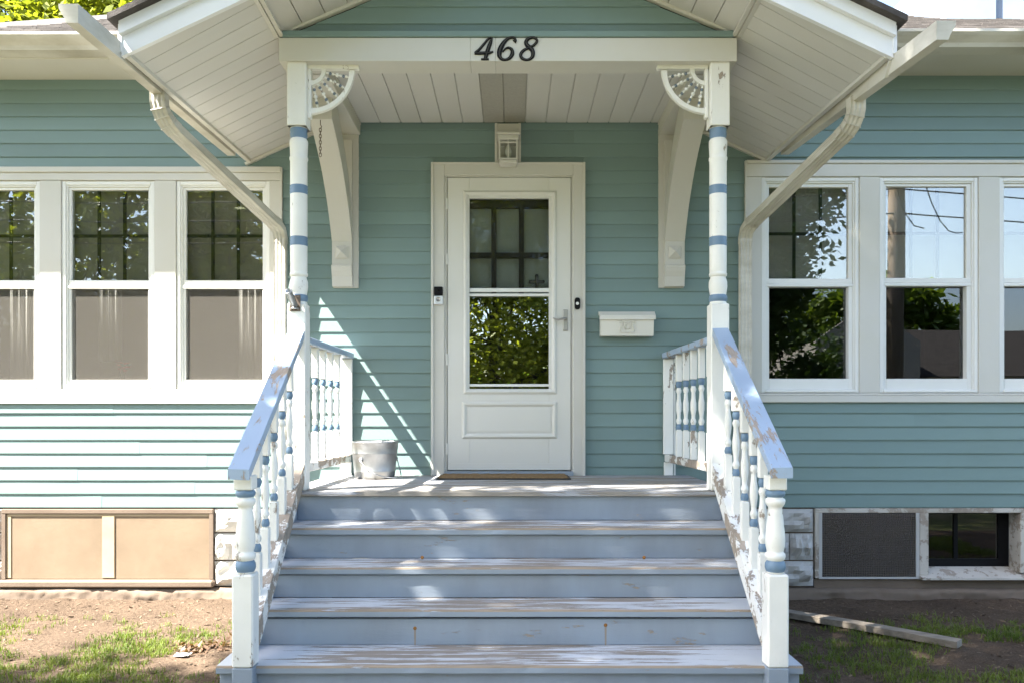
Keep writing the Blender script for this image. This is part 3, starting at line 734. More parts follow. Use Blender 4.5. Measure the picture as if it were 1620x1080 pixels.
# front beam + side beams
BD = 4.56; zb0, zb1 = lz(BD, 97), lz(BD, 60)
bx0, bx1 = V(441,0,BD).x, V(1166,0,BD).x
b = MB(); yb_ = BD-DW
for x0, x1 in ((bx0, V(744,0,BD).x), (V(744,0,BD).x+.0006, V(784,0,BD).x), (V(784,0,BD).x+.0006, bx1)):
    b.box(x0, x1, yb_, yb_+.17, zb0, zb1, 0, .002)
b.build('front_beam', M['trim'], porch)
b = MB(); b.box(bx0+.01, bx1-.01, yb_+.172, yb_+.19, zb0+.01, zb0+.10); b.build('beam_trim', M['soffit'], porch)
ZC = wz(196)
cx0, cx1 = wx(571), wx(1041)
for x0, x1 in ((bx0+.03, cx0), (cx1, bx1-.03)):
    b = MB(); b.box(x0, x1, yb_+.2, -.016, zb0+.004, ZC+.1, 0, .003); b.box(x0-.004 if x0 > 0 else x1-.02, x0+.02 if x0 > 0 else x1+.004, yb_+.2, -.016, ZC-.016, ZC-.001); b.build('side_beam', M['trim'], porch)
# ceiling boards
cpx = [571, 602.5, 635, 667.5, 700, 732.5, 765.5, 798, 831, 863.5, 896, 929, 962, 995, 1028, 1041]
for k in range(len(cpx)-1):
    x0, x1 = wx(cpx[k]), wx(cpx[k+1]); vent = cpx[k] in (765.5, 798)
    b = MB(); b.box(x0+.0025, x1-.0025, yb_+.19, -.018, ZC, ZC+.012, 0, .0025)
    b.box(x0-.002, x0+.0024, yb_+.19, -.018, ZC+.008, ZC+.012)
    o = b.build('ceiling_board', M['soffit_vent'] if vent else M['soffit'], porch)
    if vent: o['label'] = 'greyish perforated vent board'
b = MB(); b.box(cx0, cx1, yb_+.19, -.016, ZC+.02, ZC+.03); b.build('ceiling_backing', M['dark'], porch)
# gable triangle
GD = 4.60; gy = GD-DW; m = .45; RX = -.022
gz0 = lz(BD, 60)
gz1 = gz0+.012
b = MB(); b.box(bx0+.02, bx1-.02, yb_-.012, gy+.01, gz0+.001, gz0+.036, 0, .004); b.build('drip_cap', M['vinyl'], porch)
hw = (bx1-bx0)/2 - .05; gm = .42
def gcut(z):
    t = max(.01, hw - (z-gz0-.03)/gm); return RX-.0-t, RX+t
gwall = MB(); zt_ = gz0+.03+gm*hw
gwall.prism([(RX-hw, gy, gz0+.03), (RX+hw, gy, gz0+.03), (RX, gy, zt_)], (0, .05, 0)); gw = gwall.build('gable_wall', M['vinyl'], porch)
z = gz0+.036
k = 0
while z < zt_-.06:
    h = ROW if k else .055
    plank(0, 1, z, z+h, gy-.001, gw, gcut); z += h; k += 1
b = MB()
for s in (-1, 1):
    p0 = Vector((RX+s*(hw+.03), gy-.012, gz0+.045)); p1 = Vector((RX, gy-.012, gz0+.045+gm*(hw+.03)))
    b.bar(p0, p1, .03, .034, (0,0,1))
b.build('gable_trim', M['trim'], porch)
# soffits, one board each
def soff_pt(s, inner, d):
    """under side of the porch roof: inner line by the beam, or the eave line"""
    t = (d-4.09)/(DW-4.09)
    if s < 0:
        ei, ef, ew = Vector((-1.289,0,lz(4.56,57)+.03-.095*t)), Vector((-1.905,0,CZ+1.782)), Vector((-1.836,0,wz(256)))
    else:
        ei, ef, ew = Vector((1.244,0,lz(4.56,57)+.03-.09*t)), Vector((1.86,0,CZ+1.775)), Vector((1.782,0,wz(254)))
    p = ei if inner else ef.lerp(ew, t)
    return Vector((p.x, d-DW, p.z))
soff_backing = MB()
for s in (-1, 1):
    nsb = 14
    for k in range(nsb):
        d0 = 4.10+(5.785-4.10)*k/nsb; d1 = 4.10+(5.785-4.10)*(k+1)/nsb
        g = .0025
        q = [soff_pt(s, True, d0+g), soff_pt(s, False, d0+g), soff_pt(s, False, d1-g), soff_pt(s, True, d1-g)]
        b = MB(); b.prism(q, (0,0,.012))
        # locking lip a step higher
        q2 = [soff_pt(s, True, d1-g)+Vector((0,0,.006)), soff_pt(s, False, d1-g)+Vector((0,0,.006)), soff_pt(s, False, d1+g)+Vector((0,0,.006)), soff_pt(s, True, d1+g)+Vector((0,0,.006))]
        b.prism(q2, (0,0,.004)); b.build('soffit_board', M['soffit'], porch)
    q = [soff_pt(s, True, 4.11), soff_pt(s, False, 4.11), soff_pt(s, False, 5.79), soff_pt(s, True, 5.79)]
    soff_backing.prism([p+Vector((0,0,.014)) for p in q], (0,0,.02))
    # trim strips: eave edge, inner channel, wall joint
    b = MB(); a, e = soff_pt(s, False, 4.09), soff_pt(s, False, 5.79)
    b.bar(a+Vector((0,0,-.004)), e+Vector((0,0,-.004)), .03, .02)
    a, e = soff_pt(s, True, 4.09), soff_pt(s, True, 4.56); b.bar(a+Vector((s*.012,0,-.008)), e+Vector((s*.012,0,-.008)), .024, .014); b.bar(a+Vector((-s*.015,0,-.003)), e+Vector((-s*.015,0,-.003)), .022, .014)
    a, e = soff_pt(s, True, 5.783), soff_pt(s, False, 5.783); b.bar(a+Vector((0,-.004,-.012)), e+Vector((s*.03,-.004,-.026)), .03, .018); b.build('soffit_trim', M['trim'], porch)
    # rake overhang boards run front to back
    xi = soff_pt(s, True, 4.1).x; z_at = lambda x, d: soff_pt(s, True, d).z + .44*(abs(xi-RX)-abs(x-RX))
    nrb = 10
    for k in range(nrb):
        xa = xi+(RX-xi)*k/nrb; xb_ = xi+(RX-xi)*(k+1)/nrb; g = .003*(1 if xb_ > xa else -1)
        q = [Vector((xa+g, d-DW, z_at(xa+g, 4.3))) if i < 2 else Vector((xb_-g, d-DW, z_at(xb_-g, 4.3))) for i, d in enumerate((4.095, 4.62, 4.62, 4.095))]
        b = MB(); b.prism(q, (0,0,.012)); b.build('soffit_board', M['soffit'], porch)
    q = [Vector((xi, 4.1-DW, z_at(xi, 4.3)+.014)), Vector((xi, 4.64-DW, z_at(xi, 4.3)+.014)), Vector((RX, 4.64-DW, z_at(RX, 4.3)+.014)), Vector((RX, 4.1-DW, z_at(RX, 4.3)+.014))]
    soff_backing.prism(q, (0,0,.02))
soff_backing.build('soffit_backing', M['soffit'], porch)
# barge boards, fascia, roof slab, shingle edge
proof = MB(); met = MB()
M['metal_wrap'] = paint('white_aluminium_wrap', (.72,.73,.74), .28, .12, (.5,.5,.48), bump=.06)
for s in (-1, 1):
    cF = soff_pt(s, False, 4.09); mm = .47
    top = Vector((RX, 0, cF.z + mm*abs(cF.x-RX)))
    def rk(x, dz, d): return Vector((x, d-DW, cF.z + mm*(abs(cF.x-RX)-abs(x-RX)) + dz))
    ex = cF.x + s*.02
    for z0, z1, d0, d1 in ((-.012, .085, 4.065, 4.092), (.086, .15, 4.035, 4.092)):
        met.prism([rk(ex, z0, d0), rk(RX, z0, d0), rk(RX, z1, d0), rk(ex, z1, d0)], (0, d1-d0, 0))
    e2 = cF.x + s*.055
    proof.prism([rk(e2, .152, 3.99), rk(RX, .152, 3.99), rk(RX, .182, 3.99), rk(e2, .182, 3.99)], (0, DW-3.99+2.5, 0))
    a, e = soff_pt(s, False, 4.06), soff_pt(s, False, 5.78)
    met.prism([a+Vector((s*.016,0,.0)), e+Vector((s*.016,0,.0)), e+Vector((s*.016,0,.15)), a+Vector((s*.016,0,.15))], (s*.018,0,0))
met.build('barge_board', M['metal_wrap'], porch)
M['dark_shingle'] = simple('dark_shingle_edge', (.045,.04,.038), (.10,.09,.085), 14, .9, .8)
proof.build('roof', M['dark_shingle'], porch)

# porch gutters with downspouts (things)
def porch_gutter(s, label, strap):
    a = soff_pt(s, False, 3.69); e = soff_pt(s, False, 5.6)
    dz = Vector((s*.02, 0, -.035 if s < 0 else -.10)); dz2 = Vector((s*.034, 0, -.022))
    A, E = a+dz, e+dz2
    g = empty('porch_gutter', E, label, 'gutter', 'gutters along the porch eaves')
    b = MB(); kgutter(b, [A, E],   .088, .085, 1 if (E-A).cross(Vector((0,0,1))).x*s > 0 else -1)
    # end caps
    w, h = .088, .085
    for P in (A, E):
        b.prism([P+Vector((0,0,0)), P+Vector((s*w*.62,0,0)), P+Vector((s*w*.7,0,h*.25)), P+Vector((s*w*.92,0,h*.62)), P+Vector((s*w,0,h*.8)), P+Vector((s*w,0,h)), P+Vector((0,0,h))], (0,.003,0))
    b.build('trough', M['trim_gutter'], g)
    t = .42
    O = A.lerp(E, (4.54-3.69)/(5.6-3.69)) + Vector((s*.028, 0, .03))
    W_ = V(449 if s < 0 else 1174, 366, 5.715); W_.x = wx(449.5) if s < 0 else wx(1173.5); W_.y = -.088
    path = [O, O+Vector((0,0,-.07)), O+Vector((-s*.004,.006,-.10)), O+Vector((-s*.013,.024,-.135)), O+Vector((-s*.027,.056,-.165)), O+Vector((-s*.048,.10,-.19))]
    ctl_end = W_+Vector((s*.03,-.09,.045))
    # corrugated rectangular section
    def corr(w, h, n=7):
        out = []
        for (ax, sg) in (((1,0),1), ((0,1),1), ((1,0),-1), ((0,1),-1)):
            for i in range(n):
                u = -1+2*i/n; rr = .0042 if i % 2 else 0
                if ax == (1,0): out.append((sg*u*w/2, -sg*(h/2-rr)))
                else: out.append((sg*(w/2-rr), sg*u*h/2))
        return out
    sec = corr(.078, .058)
    up = Vector((0,-1,0))
    dirp = (ctl_end-path[-1]).normalized()
    el = path + []
    up1 = Vector((0,-.85,-.5))
    b = MB(); b.sweep(el, [(x*1.06,y*1.06) for x, y in sec], [Vector((0,-1,0)),Vector((0,-1,0)),Vector((0,-1,-.12)),Vector((0,-1,-.4)),Vector((0,-.9,-.65)),Vector((0,-.8,-.9))])
    for q in (2, 3, 4): p_ = path[q]; d_ = (path[q+1]-path[q-1]).normalized(); b.bar(p_-d_*.003, p_+d_*.003, .088, .066, Vector((0,-.9,-.45)), 0, .001)
    b.build('elbow', M['trim_gutter'], g)
    b = MB(); b.sweep([path[-1]-dirp*.012, ctl_end], sec, Vector((0,-.8,-.9))); b.build('downspout', M['trim_gutter'], g)
    b = MB(); b.sweep([ctl_end-dirp*.01, ctl_end+dirp*.04, W_+Vector((s*.004,-.02,.0)), W_+Vector((0,0,-.05)), W_+Vector((0,0,-.085))], [(x*1.06,y*1.06) for x, y in sec], [Vector((0,-.8,-.9)),Vector((0,-.8,-.8)),Vector((0,-.95,-.4)),Vector((0,-1,0)),Vector((0,-1,0))]); b.build('elbow', M['trim_gutter'], g)
    b = MB(); b.sweep([W_+Vector((0,0,-.07)), Vector((W_.x, W_.y, .02))], sec, Vector((0,-1,0))); b.build('downspout', M['trim_gutter'], g)
    if strap:
        P = A.lerp(E, .22); b = MB(); b.bar(P+Vector((-s*.005,-.02,.06)), P+Vector((-s*.004,.03,-.004)), .012, .02, (1,0,0)); b.build('strap', M['trim'], g)
    return g
porch_gutter(-1, 'white porch gutter with corrugated downspout above the sunlit window bank', False)
porch_gutter(1, 'stained porch gutter with strap and downspout above the shaded window bank', True)

# knee braces against the wall
def knee(px0, px1, s):
    x0, x1 = wx(px0), wx(px1); cx = (x0+x1)/2; w = .14
    k = MB()
    # wall leg on backing board
    xo, xi_ = (x0, x1)
    k.box(x0, x1, -.022, 0, wz(456.5), wz(200), 0, .002)
    bx = (x0, x0+w) if s < 0 else (x1-w, x1)
    k.box(bx[0], bx[1], -.06, -.0225, wz(422), wz(225), 0, .003)
    # scroll foot
    prof = [(-.0225, wz(455)), (-.05, wz(455)), (-.056, wz(447)), (-.06, wz(440)), (-.075, wz(432)), (-.082, wz(426)), (-.082, wz(422.5)), (-.0225, wz(422.5))]
    k.prism([(bx[0], y, z) for y, z in prof], (w, 0, 0))
    # curved brace in the y-z plane
    zt = zb0+.003
    up = []; lo = []
    P0, P1, P2 = Vector((-.70, CZ+1.822)), Vector((-.26, CZ+1.60)), Vector((-.061, CZ+1.20))
    for i in range(15):
        t = i/14; p = P0*(1-t)**2 + P1*2*t*(1-t) + P2*t*t; lo.append(p)
    Q0, Q1, Q2 = Vector((-.56, zt)), Vector((-.20, CZ+1.74)), Vector((-.061, CZ+1.36))
    for i in range(15):
        t = i/14; p = Q0*(1-t)**2 + Q1*2*t*(1-t) + Q2*t*t; up.append(p)
    poly = [Vector((-.70, zt))] + lo + up[::-1]
    n = len(lo)
    # quads between lo and up curves keep the curved faces clean
    vs_ = []
    for xx in (bx[0], bx[1]):
        vs_ += [(xx, p.x, p.y) for p in lo] + [(xx, p.x, p.y) for p in up]
    fs = []
    for i in range(n-1):
        fs += [(i, i+1, n+i+1, n+i), (2*n+i, 3*n+i, 3*n+i+1, 2*n+i+1), (i, 2*n+i, 2*n+i+1, i+1), (n+i, n+i+1, 3*n+i+1, 3*n+i)]
    k.add(vs_, fs)
    k.prism([(bx[0], -.70, zt), (bx[0], P0.x, P0.y), (bx[0], Q0.x, Q0.y)], (w, 0, 0))
    # pyramid boss
    c = Vector(((bx[0]+bx[1])/2, 0, wz(402)))
    h = .042
    for z0, yy, hh in ((0, -.061, .045),): k.box(c.x-.045, c.x+.045, -.066, -.0605, c.z-.045, c.z+.045, 0, .002)
    k.add([(c.x-h, -.067, c.z-h), (c.x+h, -.067, c.z-h), (c.x+h, -.067, c.z+h), (c.x-h, -.067, c.z+h), (c.x, -.1, c.z)], [(0,1,4),(1,2,4),(2,3,4),(3,0,4)])
    return k.build('knee_brace', M['brace'], porch)
knee(528, 568, -1); knee(1041, 1080.5, 1)

# sunburst corner brackets
def sunburst(s):
    d = 4.635; y = d-DW
    cx = (V(491,0,d) if s < 0 else V(1116.5,0,d)).x; zt = lz(d, 111); sg = -s   # sg: direction away from the post
    Rr = .245
    f = MB()
    f.box(cx-sg*.012, cx+sg*.275, y-.02, y+.02, zt, zt+.022, 0, .004)
    f.box(cx-sg*.012, cx+sg*.008, y-.02, y+.02, zt-.275, zt-.001, 0, .004)
    def arc(r, w, a0, a1, n, th):
        vs_ = []
        for i in range(n+1):
            a = a0+(a1-a0)*i/n
            wob = w*(1+ .35*math.exp(-((i-0)/1.6)**2) + .35*math.exp(-((i-n)/1.6)**2))
            for rr in (r-wob/2, r+wob/2):
                for yy in (y-th, y+th): vs_.append((cx+sg*rr*math.cos(a), yy, zt-rr*math.sin(a)))
        fs = []
        for i in range(n):
            p = i*4; q = p+4
            fs += [(p, q, q+2, p+2), (p+1, p+3, q+3, q+1), (p+2, q+2, q+3, p+3), (p, p+1, q+1, q)]
        fs += [(0,2,3,1), (n*4, n*4+1, n*4+3, n*4+2)]
        f.add(vs_, fs)
    arc(.078, .020, 0, math.pi/2, 10, .012)
    # outer rib: flatter than a quarter circle
    arc(.235, .024, .03, math.pi/2-.03, 20, .014)
    fr = f.build('sunburst_bracket', M['white_wood'], porch)
    for k in range(5):
        a = R(11+17*k); dr = Vector((sg*math.cos(a), 0, -math.sin(a))); p0 = Vector((cx, y, zt)) + dr*.086
        b = MB(); L = .138; pr = [(.005, 0, 0)]
        beads = [(.012,.0075,0),(.028,.0095,1),(.045,.008,0),(.068,.0125,0),(.088,.008,0),(.104,.0095,1),(.120,.008,0)]
        for bc, br, mt in beads:
            for u, rr in ((-1,.35),(-.6,.8),(0,1),(.6,.8),(1,.35)): pr.append((br*rr, bc+u*.0075*(1 if br<.012 else 1.25), mt))
        pr.append((.005, L, 0))
        b.lathe(pr, p0, dr, 10); b.build('beaded_spindle', [M['white_wood'], M['bead']], fr)
M['bead'] = paint('grey_blue_bead', (.16,.20,.24), .5, .2, (.1,.12,.14))
sunburst(-1); sunburst(1)

# side railings
def baluster_mesh(H, zsq0, zsq1, w=.038):
    """square feet, turned middle with a blue ring at each end; base at 0, top at H"""
    b = MB(); h = w/2
    b.box(-h, h, -h, h, 0, zsq0, 0, .003); b.box(-h, h, -h, h, zsq1, H, 0, .003)
    L = zsq1-zsq0
    p = [(0,.014,0),(.006,.0165,1),(.02,.0195,1),(.034,.0165,1),(.042,.012,0),(.05,.015,0),(.06,.0185,0),(.072,.017,0),(.082,.012,0),(.10,.0125,0),(L*.42,.0185,0),(L*.55,.0185,0),(L-.12,.014,0),(L-.095,.0125,0),(L-.082,.012,0),(L-.072,.0165,0),(L-.06,.0185,0),(L-.05,.015,0),(L-.042,.012,1),(L-.034,.0165,1),(L-.02,.0195,1),(L-.006,.0165,1),(L,.014,0)]
    b.lathe([(r, z, m_) for z, r, m_ in p], (0,0,zsq0), seg=14); return b
def side_rail(s):
    xp = (PLX if s < 0 else PRX); xw = wx(551) if s < 0 else wx(1056)
    y0 = PD+PH-DW; ya = y0; yw = -.016
    zt = CZ+.44
    r = MB()
    rail = MB(); rail.bar((xp, y0+.001, zt-.019), (xw, yw-.001, zt-.019-.012), .089, .038, (0,0,1), 0, .004)
    fr = rail.build('side_railing', M['rail'], porch)
    b = MB(); b.bar((xp, y0+.001, CZ-.305), (xw, yw-.001, CZ-.305), .05, .05, (0,0,1), 0, .004); b.build('bottom_rail', M['white_worn'], fr)
    b = MB(); b.box(xw-.035, xw+.035, -.042, yw-.001, CZ-.279, zt-.052, 0, .004); b.box(xw-.03, xw+.03, -.05, yw-.001, FZ, CZ-.331, 0, .003); b.box(xw-.045*(-s)-.006, xw-.045*(-s)+.006, -.03, -.0155, FZ, zt-.02); b.build('wall_post', M['white_wood'], fr)
    H = .70-.012; src = None
    for d in (4.79, 4.965, 5.14, 5.315, 5.49):
        t = (d-DW-y0)/(yw-y0); x = xp+(xw-xp)*t; loc = Vector((x, d-DW, CZ-.281))
        if src is None: src = baluster_mesh(H, .175, .50).build('baluster', [M['white_wood'], M['blue']], fr, (0,0,0)); reg(src, loc, fr)
        else: copy_obj(src, loc, fr)
side_rail(-1); side_rail(1)

# ------------------------------------------------------------------ FRONT STEPS
steps = empty('front_steps', (0, -1.8, 0), 'worn blue-grey wooden front steps with white turned balusters and blue handrails', 'steps')
fronts = [(4.25, 835), (4.015, 897), (3.785, 964), (3.49, 1053)]
TR = [(d, lz(d, y)) for d, y in fronts]
def tread(d0, z, d1, x0, x1, th=.034):
    n = 60; b = MB(); y0, y1 = d0-DW, d1-DW
    vs_ = []
    prof = [(y1, z-th, 0), (y0+.003, z-th, 0), (y0, z-th+.004, 0), (y0, z-.009, 1), (y0+.003, z-.003, 1), (y0+.010, z, 0), (y1, z, 0)]
    np_ = len(prof)
    for i in range(n+1):
        x = x0+(x1-x0)*i/n
        e = .0022*mnoise.noise(Vector((x*3, d0*5, 1))) + .0026*mnoise.noise(Vector((x*14, d0*5, 2)))
        chip = max(0, mnoise.noise(Vector((x*6, d0*9, 5)))-.35)*.02
        for j, (yy, zz, mm) in enumerate(prof):
            k_ = 1 if j in (2,3,4) else (.5 if j == 5 else 0)
            vs_.append((x, yy+k_*(e+ (chip if j in (3,4) else 0)), zz - (chip*.7 if j in (4,) else 0)+.0012*mnoise.noise(Vector((x*2.2, d0, 4)))))
    for i in range(n):
        for j in range(np_):
            j2 = (j+1) % np_
            b.add([], []) if False else None
            b.f.append([i*np_+j, i*np_+j2, (i+1)*np_+j2, (i+1)*np_+j]); b.m.append(2 if j in (3,4) else (0 if j == 5 else 1)); b.sm.append(False)
    b.v = [tuple(v) for v in vs_]
    b.f += [list(range(np_))[::-1], [n*np_+j for j in range(np_)]]; b.m += [1, 1]; b.sm += [False, False]
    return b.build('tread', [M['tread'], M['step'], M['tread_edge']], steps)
RB_ = [DN+.028] + [d+.024 for d, z in TR]
SX0, SX1 = -1.19, 1.165
for k, (d, z) in enumerate(TR):
    x0, x1 = (SX0, SX1) if k < 3 else (V(341.6,0,3.49).x, V(1271,0,3.49).x)
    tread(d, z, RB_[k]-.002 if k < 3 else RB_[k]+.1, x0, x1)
tops = [FZ-.03] + [z-.034 for d, z in TR]
bots = [z for d, z in TR] + [-.13]
gaps = [0, .004, .007, .012, .002]
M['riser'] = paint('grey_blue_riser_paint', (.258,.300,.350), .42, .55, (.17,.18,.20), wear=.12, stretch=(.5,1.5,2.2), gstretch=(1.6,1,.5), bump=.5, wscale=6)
for k in range(5):
    x0, x1 = (SX0, SX1) if k < 4 else (V(345,0,3.5).x, V(1267,0,3.5).x)
    y = RB_[k]-DW
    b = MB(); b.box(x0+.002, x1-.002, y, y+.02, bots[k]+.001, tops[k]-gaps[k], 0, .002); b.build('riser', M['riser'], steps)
    if k == 4:
        b = MB(); b.box(x0, x0+.02, y+.021, -2.0, -.13, tops[k]-.002); b.box(x1-.02, x1, y+.021, -2.0, -.13, tops[k]-.002); b.build('side_board', M['step'], steps)
# rust stains: thin streaks of iron rust under nail heads
M['rust'] = simple('rust_stain', (.22,.09,.02), (.30,.15,.05), 30, .8, .2)
M['rust_pale'] = simple('pale_rust_streak', (.27,.24,.22), (.30,.24,.17), 12, .7, .2)
def nail(px, py, k, streak):
    y = RB_[k]-DW; d = RB_[k]; c = V(px, py, d)
    b = MB(); r0 = .016
    b.lathe([(0,0),(r0*.55,0),(r0*.5,.0015),(0,.0018)], (c.x, y+.0003, c.z), (0,-1,0), 12)
    if streak: b.add([(c.x-.005, y-.0004, c.z), (c.x+.005, y-.0004, c.z), (c.x+.004, y-.0004, c.z-streak), (c.x-.003, y-.0004, c.z-streak)], [(0,1,2,3)], 1)
    o = b.build('rusty_nail', [M['rust'], M['rust_pale']], steps)
nail(656.5, 993, 3, .085); nail(958, 988, 3, .10); nail(668, 881, 2, 0); nail(1019, 881, 2, 0); nail(514, 950, 2, 0)
# stringers under the treads
for x in (SX0-.012, SX1+.012):
    b = MB(); pts = [(RB_[0]-DW+.02, FZ-.03), (RB_[0]-DW+.02, -.12), (-2.1, -.12), (-2.27, TR[3][1]-.04)]
    b.prism([(x-.012, y, z) for y, z in pts], (.024, 0, 0)); b.build('stringer', M['step'], steps)
# newels
def newel(px):
    d = 3.446; w = .089; c = V(px, 655, d); x, y = c.x, c.y+w/2; b = MB(); Z_ = lambda v: lz(d, v); h = w/2
    zs0 = Z_(907)
    b.box(x-h, x+h, y-h, y+h, TR[3][1]+.004, zs0-.004, 0, .007); b.box(x-h+.0005, x+h-.0005, y-h+.0005, y+h-.0005, -.14, TR[3][1]+.003, 2, .004)
    b.box(x-h+.006, x+h-.006, y-h+.006, y+h-.006, Z_(775), Z_(752), 0, .004)
    pts = [(908,.038,0),(906,.036,1),(904.5,.039,1),(899,.043,1),(893,.042,1),(889,.036,1),(888,.034,0),(886.5,.039,0),(882,.0425,0),(877,.041,0),(875,.034,0),(873,.034,0),(866,.039,0),(857,.041,0),(845,.0395,0),(825,.034,0),(808,.0295,0),(803,.029,0),(801,.034,0),(797,.040,0),(793,.042,0),(790,.040,0),(788,.031,0),(787,.033,1),(784,.040,1),(780,.0415,1),(777,.038,1),(775,.033,0),(774,.033,0)]
    b.lathe([(r, Z_(v)-Z_(908), m_) for v, r, m_ in pts], (x, y, Z_(908)), seg=24)
    b.build('newel', [M['white_wood'], M['blue'], M['step']], steps); return x, y
NLX, NY = newel(383); NRX, _ = newel(1231.7)
# handrails (2x4 flat), bottom rails, balusters
def stair_rail(s):
    nx = NLX if s < 0 else NRX; px = PLX if s < 0 else PRX
    A = V(375.7 if s < 0 else 1242.3, 741.5 if s < 0 else 739, 3.40); A.x = nx; E = V(468, 522.5 if s < 0 else 519, PD-.002); E.x = px
    dr = (E-A).normalized(); side = dr.cross(Vector((0,0,1))).normalized(); up = side.cross(dr)
    b = MB(); n = 40
    sec = [(-.0445,-.038),(.0445,-.038),(.0445,-.003),(.0415,0),(-.0415,0),(-.0445,-.003)]
    vs_ = []
    for i in range(n+1):
        p = A.lerp(E, i/n)
        for j, (u, v) in enumerate(sec):
            du = .0012*mnoise.noise(p*9+Vector((j,0,0))); q = p + side*(u+du) + up*v
            if i == 0: q.y = A.y + .0   # plumb-cut ends
            if i == n: q = q + dr*((E.y-q.y)/dr.y)
            if i == 0: q = p + side*u + up*v; q = q + dr*((A.y-q.y)/dr.y)
            vs_.append(q)
    k = len(sec)
    b.add(vs_, [(i*k+j, i*k+(j+1)%k, (i+1)*k+(j+1)%k, (i+1)*k+j) for i in range(n) for j in range(k)] + [tuple(range(k))[::-1], tuple(n*k+j for j in range(k))])
    b.build('handrail', M['rail'], steps)
    # bottom rail
    sl = .587
    def rz(d): return CZ-.391-sl*(4.38-d)
    A2 = Vector((nx, NY+.045, rz(NY+.045+DW))); E2 = Vector((px, PD-DW-.002, rz(PD)))
    b = MB(); th = .105
    dr2 = (E2-A2); sd2 = dr2.cross(Vector((0,0,1))).normalized()
    vs_ = []
    for P in (A2, E2):
        for u, v in ((-.0445,-th),(.0445,-th),(.0445,0),(-.0445,0)): vs_.append(P+sd2*u+Vector((0,0,v)))
    b.add(vs_, [(0,1,5,4),(1,2,6,5),(2,3,7,6),(3,0,4,7),(3,2,1,0),(4,5,6,7)]); b.build('bottom_rail', M['white_worn'], steps)
    src = None
    for d in (4.38, 4.20, 4.02, 3.845, 3.69):
        t = (d-3.49)/(PD+.05-3.49); x = nx+(px-nx)*t; y = d-DW
        tt = (y-A.y)/(E.y-A.y); ztop = A.z+(E.z-A.z)*tt-.044; zbot = rz(d)
        H = .68
        if src is None:
            H = ztop-zbot+.03; src = baluster_mesh(H, .19, .19+.335).build('baluster', [M['white_wood'], M['blue']], steps, (0,0,0)); reg(src, Vector((x, y, zbot-.012)), steps)
        else: copy_obj(src, Vector((x, y, zbot-.012)), steps)
stair_rail(-1); stair_rail(1)

# ------------------------------------------------------------------ THINGS ON AND AROUND THE PORCH
# house numbers: swelling script strokes, extruded
def catmull(pts, n=8, closed=False):
    P = [Vector(p) for p in pts]; out = []
    L = len(P)
    for i in range(L-1):
        p0 = P[max(i-1,0)]; p1 = P[i]; p2 = P[i+1]; p3 = P[min(i+2,L-1)]
        for k in range(n):
            t = k/n; out.append(.5*((2*p1)+(-p0+p2)*t+(2*p0-5*p1+4*p2-p3)*t*t+(-p0+3*p1-3*p2+p3)*t**3))
    out.append(P[-1]); return out
def digit(name, px0, px1, py0, py1, strokes, label):
    d = BD; y = d-DW-.0005; b = MB(); m2 = MB()
    def P(u, v): q = V(px0+u*(px1-px0), py1-v*(py1-py0), d); return q
    sc = (py1-py0)/1.0*d/F
    for st in strokes:
        c = catmull([(a, v, w) for a, v, w in st], 8)
        for width, dep, mt in ((1.0, .010, 0), (.28, .0125, 1)):
            vs_ = []; n = len(c)
            for i, q in enumerate(c):
                p = P(q.x, q.y); pa = P(*c[max(i-1,0)].xy); pb = P(*c[min(i+1,n-1)].xy); t = (pb-pa).normalized(); nn = Vector((-t.z, 0, t.x))
                hw_ = q.z*sc*.5*width
                if mt: hw_ = max(0.0006, hw_)
                vs_ += [p+nn*hw_+Vector((0,y-p.y,0)), p-nn*hw_+Vector((0,y-p.y,0)), p+nn*hw_*.86+Vector((0,y-p.y-dep,0)), p-nn*hw_*.86+Vector((0,y-p.y-dep,0))]
            fs = []
            for i in range(n-1):
                a = i*4; e = a+4; fs += [(a+2,a+3,e+3,e+2),(a,a+2,e+2,e),(a+3,a+1,e+1,e+3)]
            fs += [(0,1,3,2), ((n-1)*4,(n-1)*4+2,(n-1)*4+3,(n-1)*4+1)]
            b.add(vs_, fs, mt)
    o = b.build(name, [M['black'], M['num_edge']], None); tag(o, label, 'house number', 'house numbers on the porch beam')
    return o
M['num_edge'] = paint('worn_black_groove', (.045,.042,.036), .5, .1, spec=.2)
four = [[(.88,1.0,.05),(.72,.93,.09),(.50,.70,.10),(.25,.45,.11),(.06,.32,.10),(.03,.30,.06)], [(.02,.29,.09),(.25,.30,.13),(.5,.31,.12),(.75,.31,.11),(.98,.37,.05)], [(.93,.99,.05),(.84,.78,.16),(.72,.50,.19),(.62,.22,.18),(.56,.03,.14)], [(.36,.03,.07),(.55,.025,.08),(.76,.03,.07)]]
six = [[(.93,.80,.17),(.99,.86,.13),(.95,.95,.10),(.80,.985,.09),(.58,.93,.12),(.34,.74,.19),(.16,.48,.23),(.12,.24,.20),(.24,.06,.13),(.46,.02,.10),(.68,.10,.14),(.82,.28,.18),(.80,.45,.14),(.64,.54,.09),(.46,.50,.07),(.30,.36,.05)]]
eight = [[(.96,.82,.12),(.90,.93,.10),(.70,.985,.10),(.48,.93,.14),(.36,.80,.17),(.42,.66,.18),(.58,.54,.19),(.72,.40,.19),(.72,.20,.17),(.56,.05,.11),(.34,.02,.10),(.14,.10,.13),(.08,.26,.15),(.22,.42,.12),(.48,.53,.09),(.76,.64,.10),(.92,.78,.11),(.97,.84,.08)]]
digit('house_number', 750, 781, 60.5, 96, four, 'black script numeral four on the cream porch beam')
digit('house_number', 786.5, 815.5, 60, 96.5, six, 'black script numeral six on the cream porch beam')
digit('house_number', 821.5, 851, 60, 96.5, eight, 'black script numeral eight on the cream porch beam')

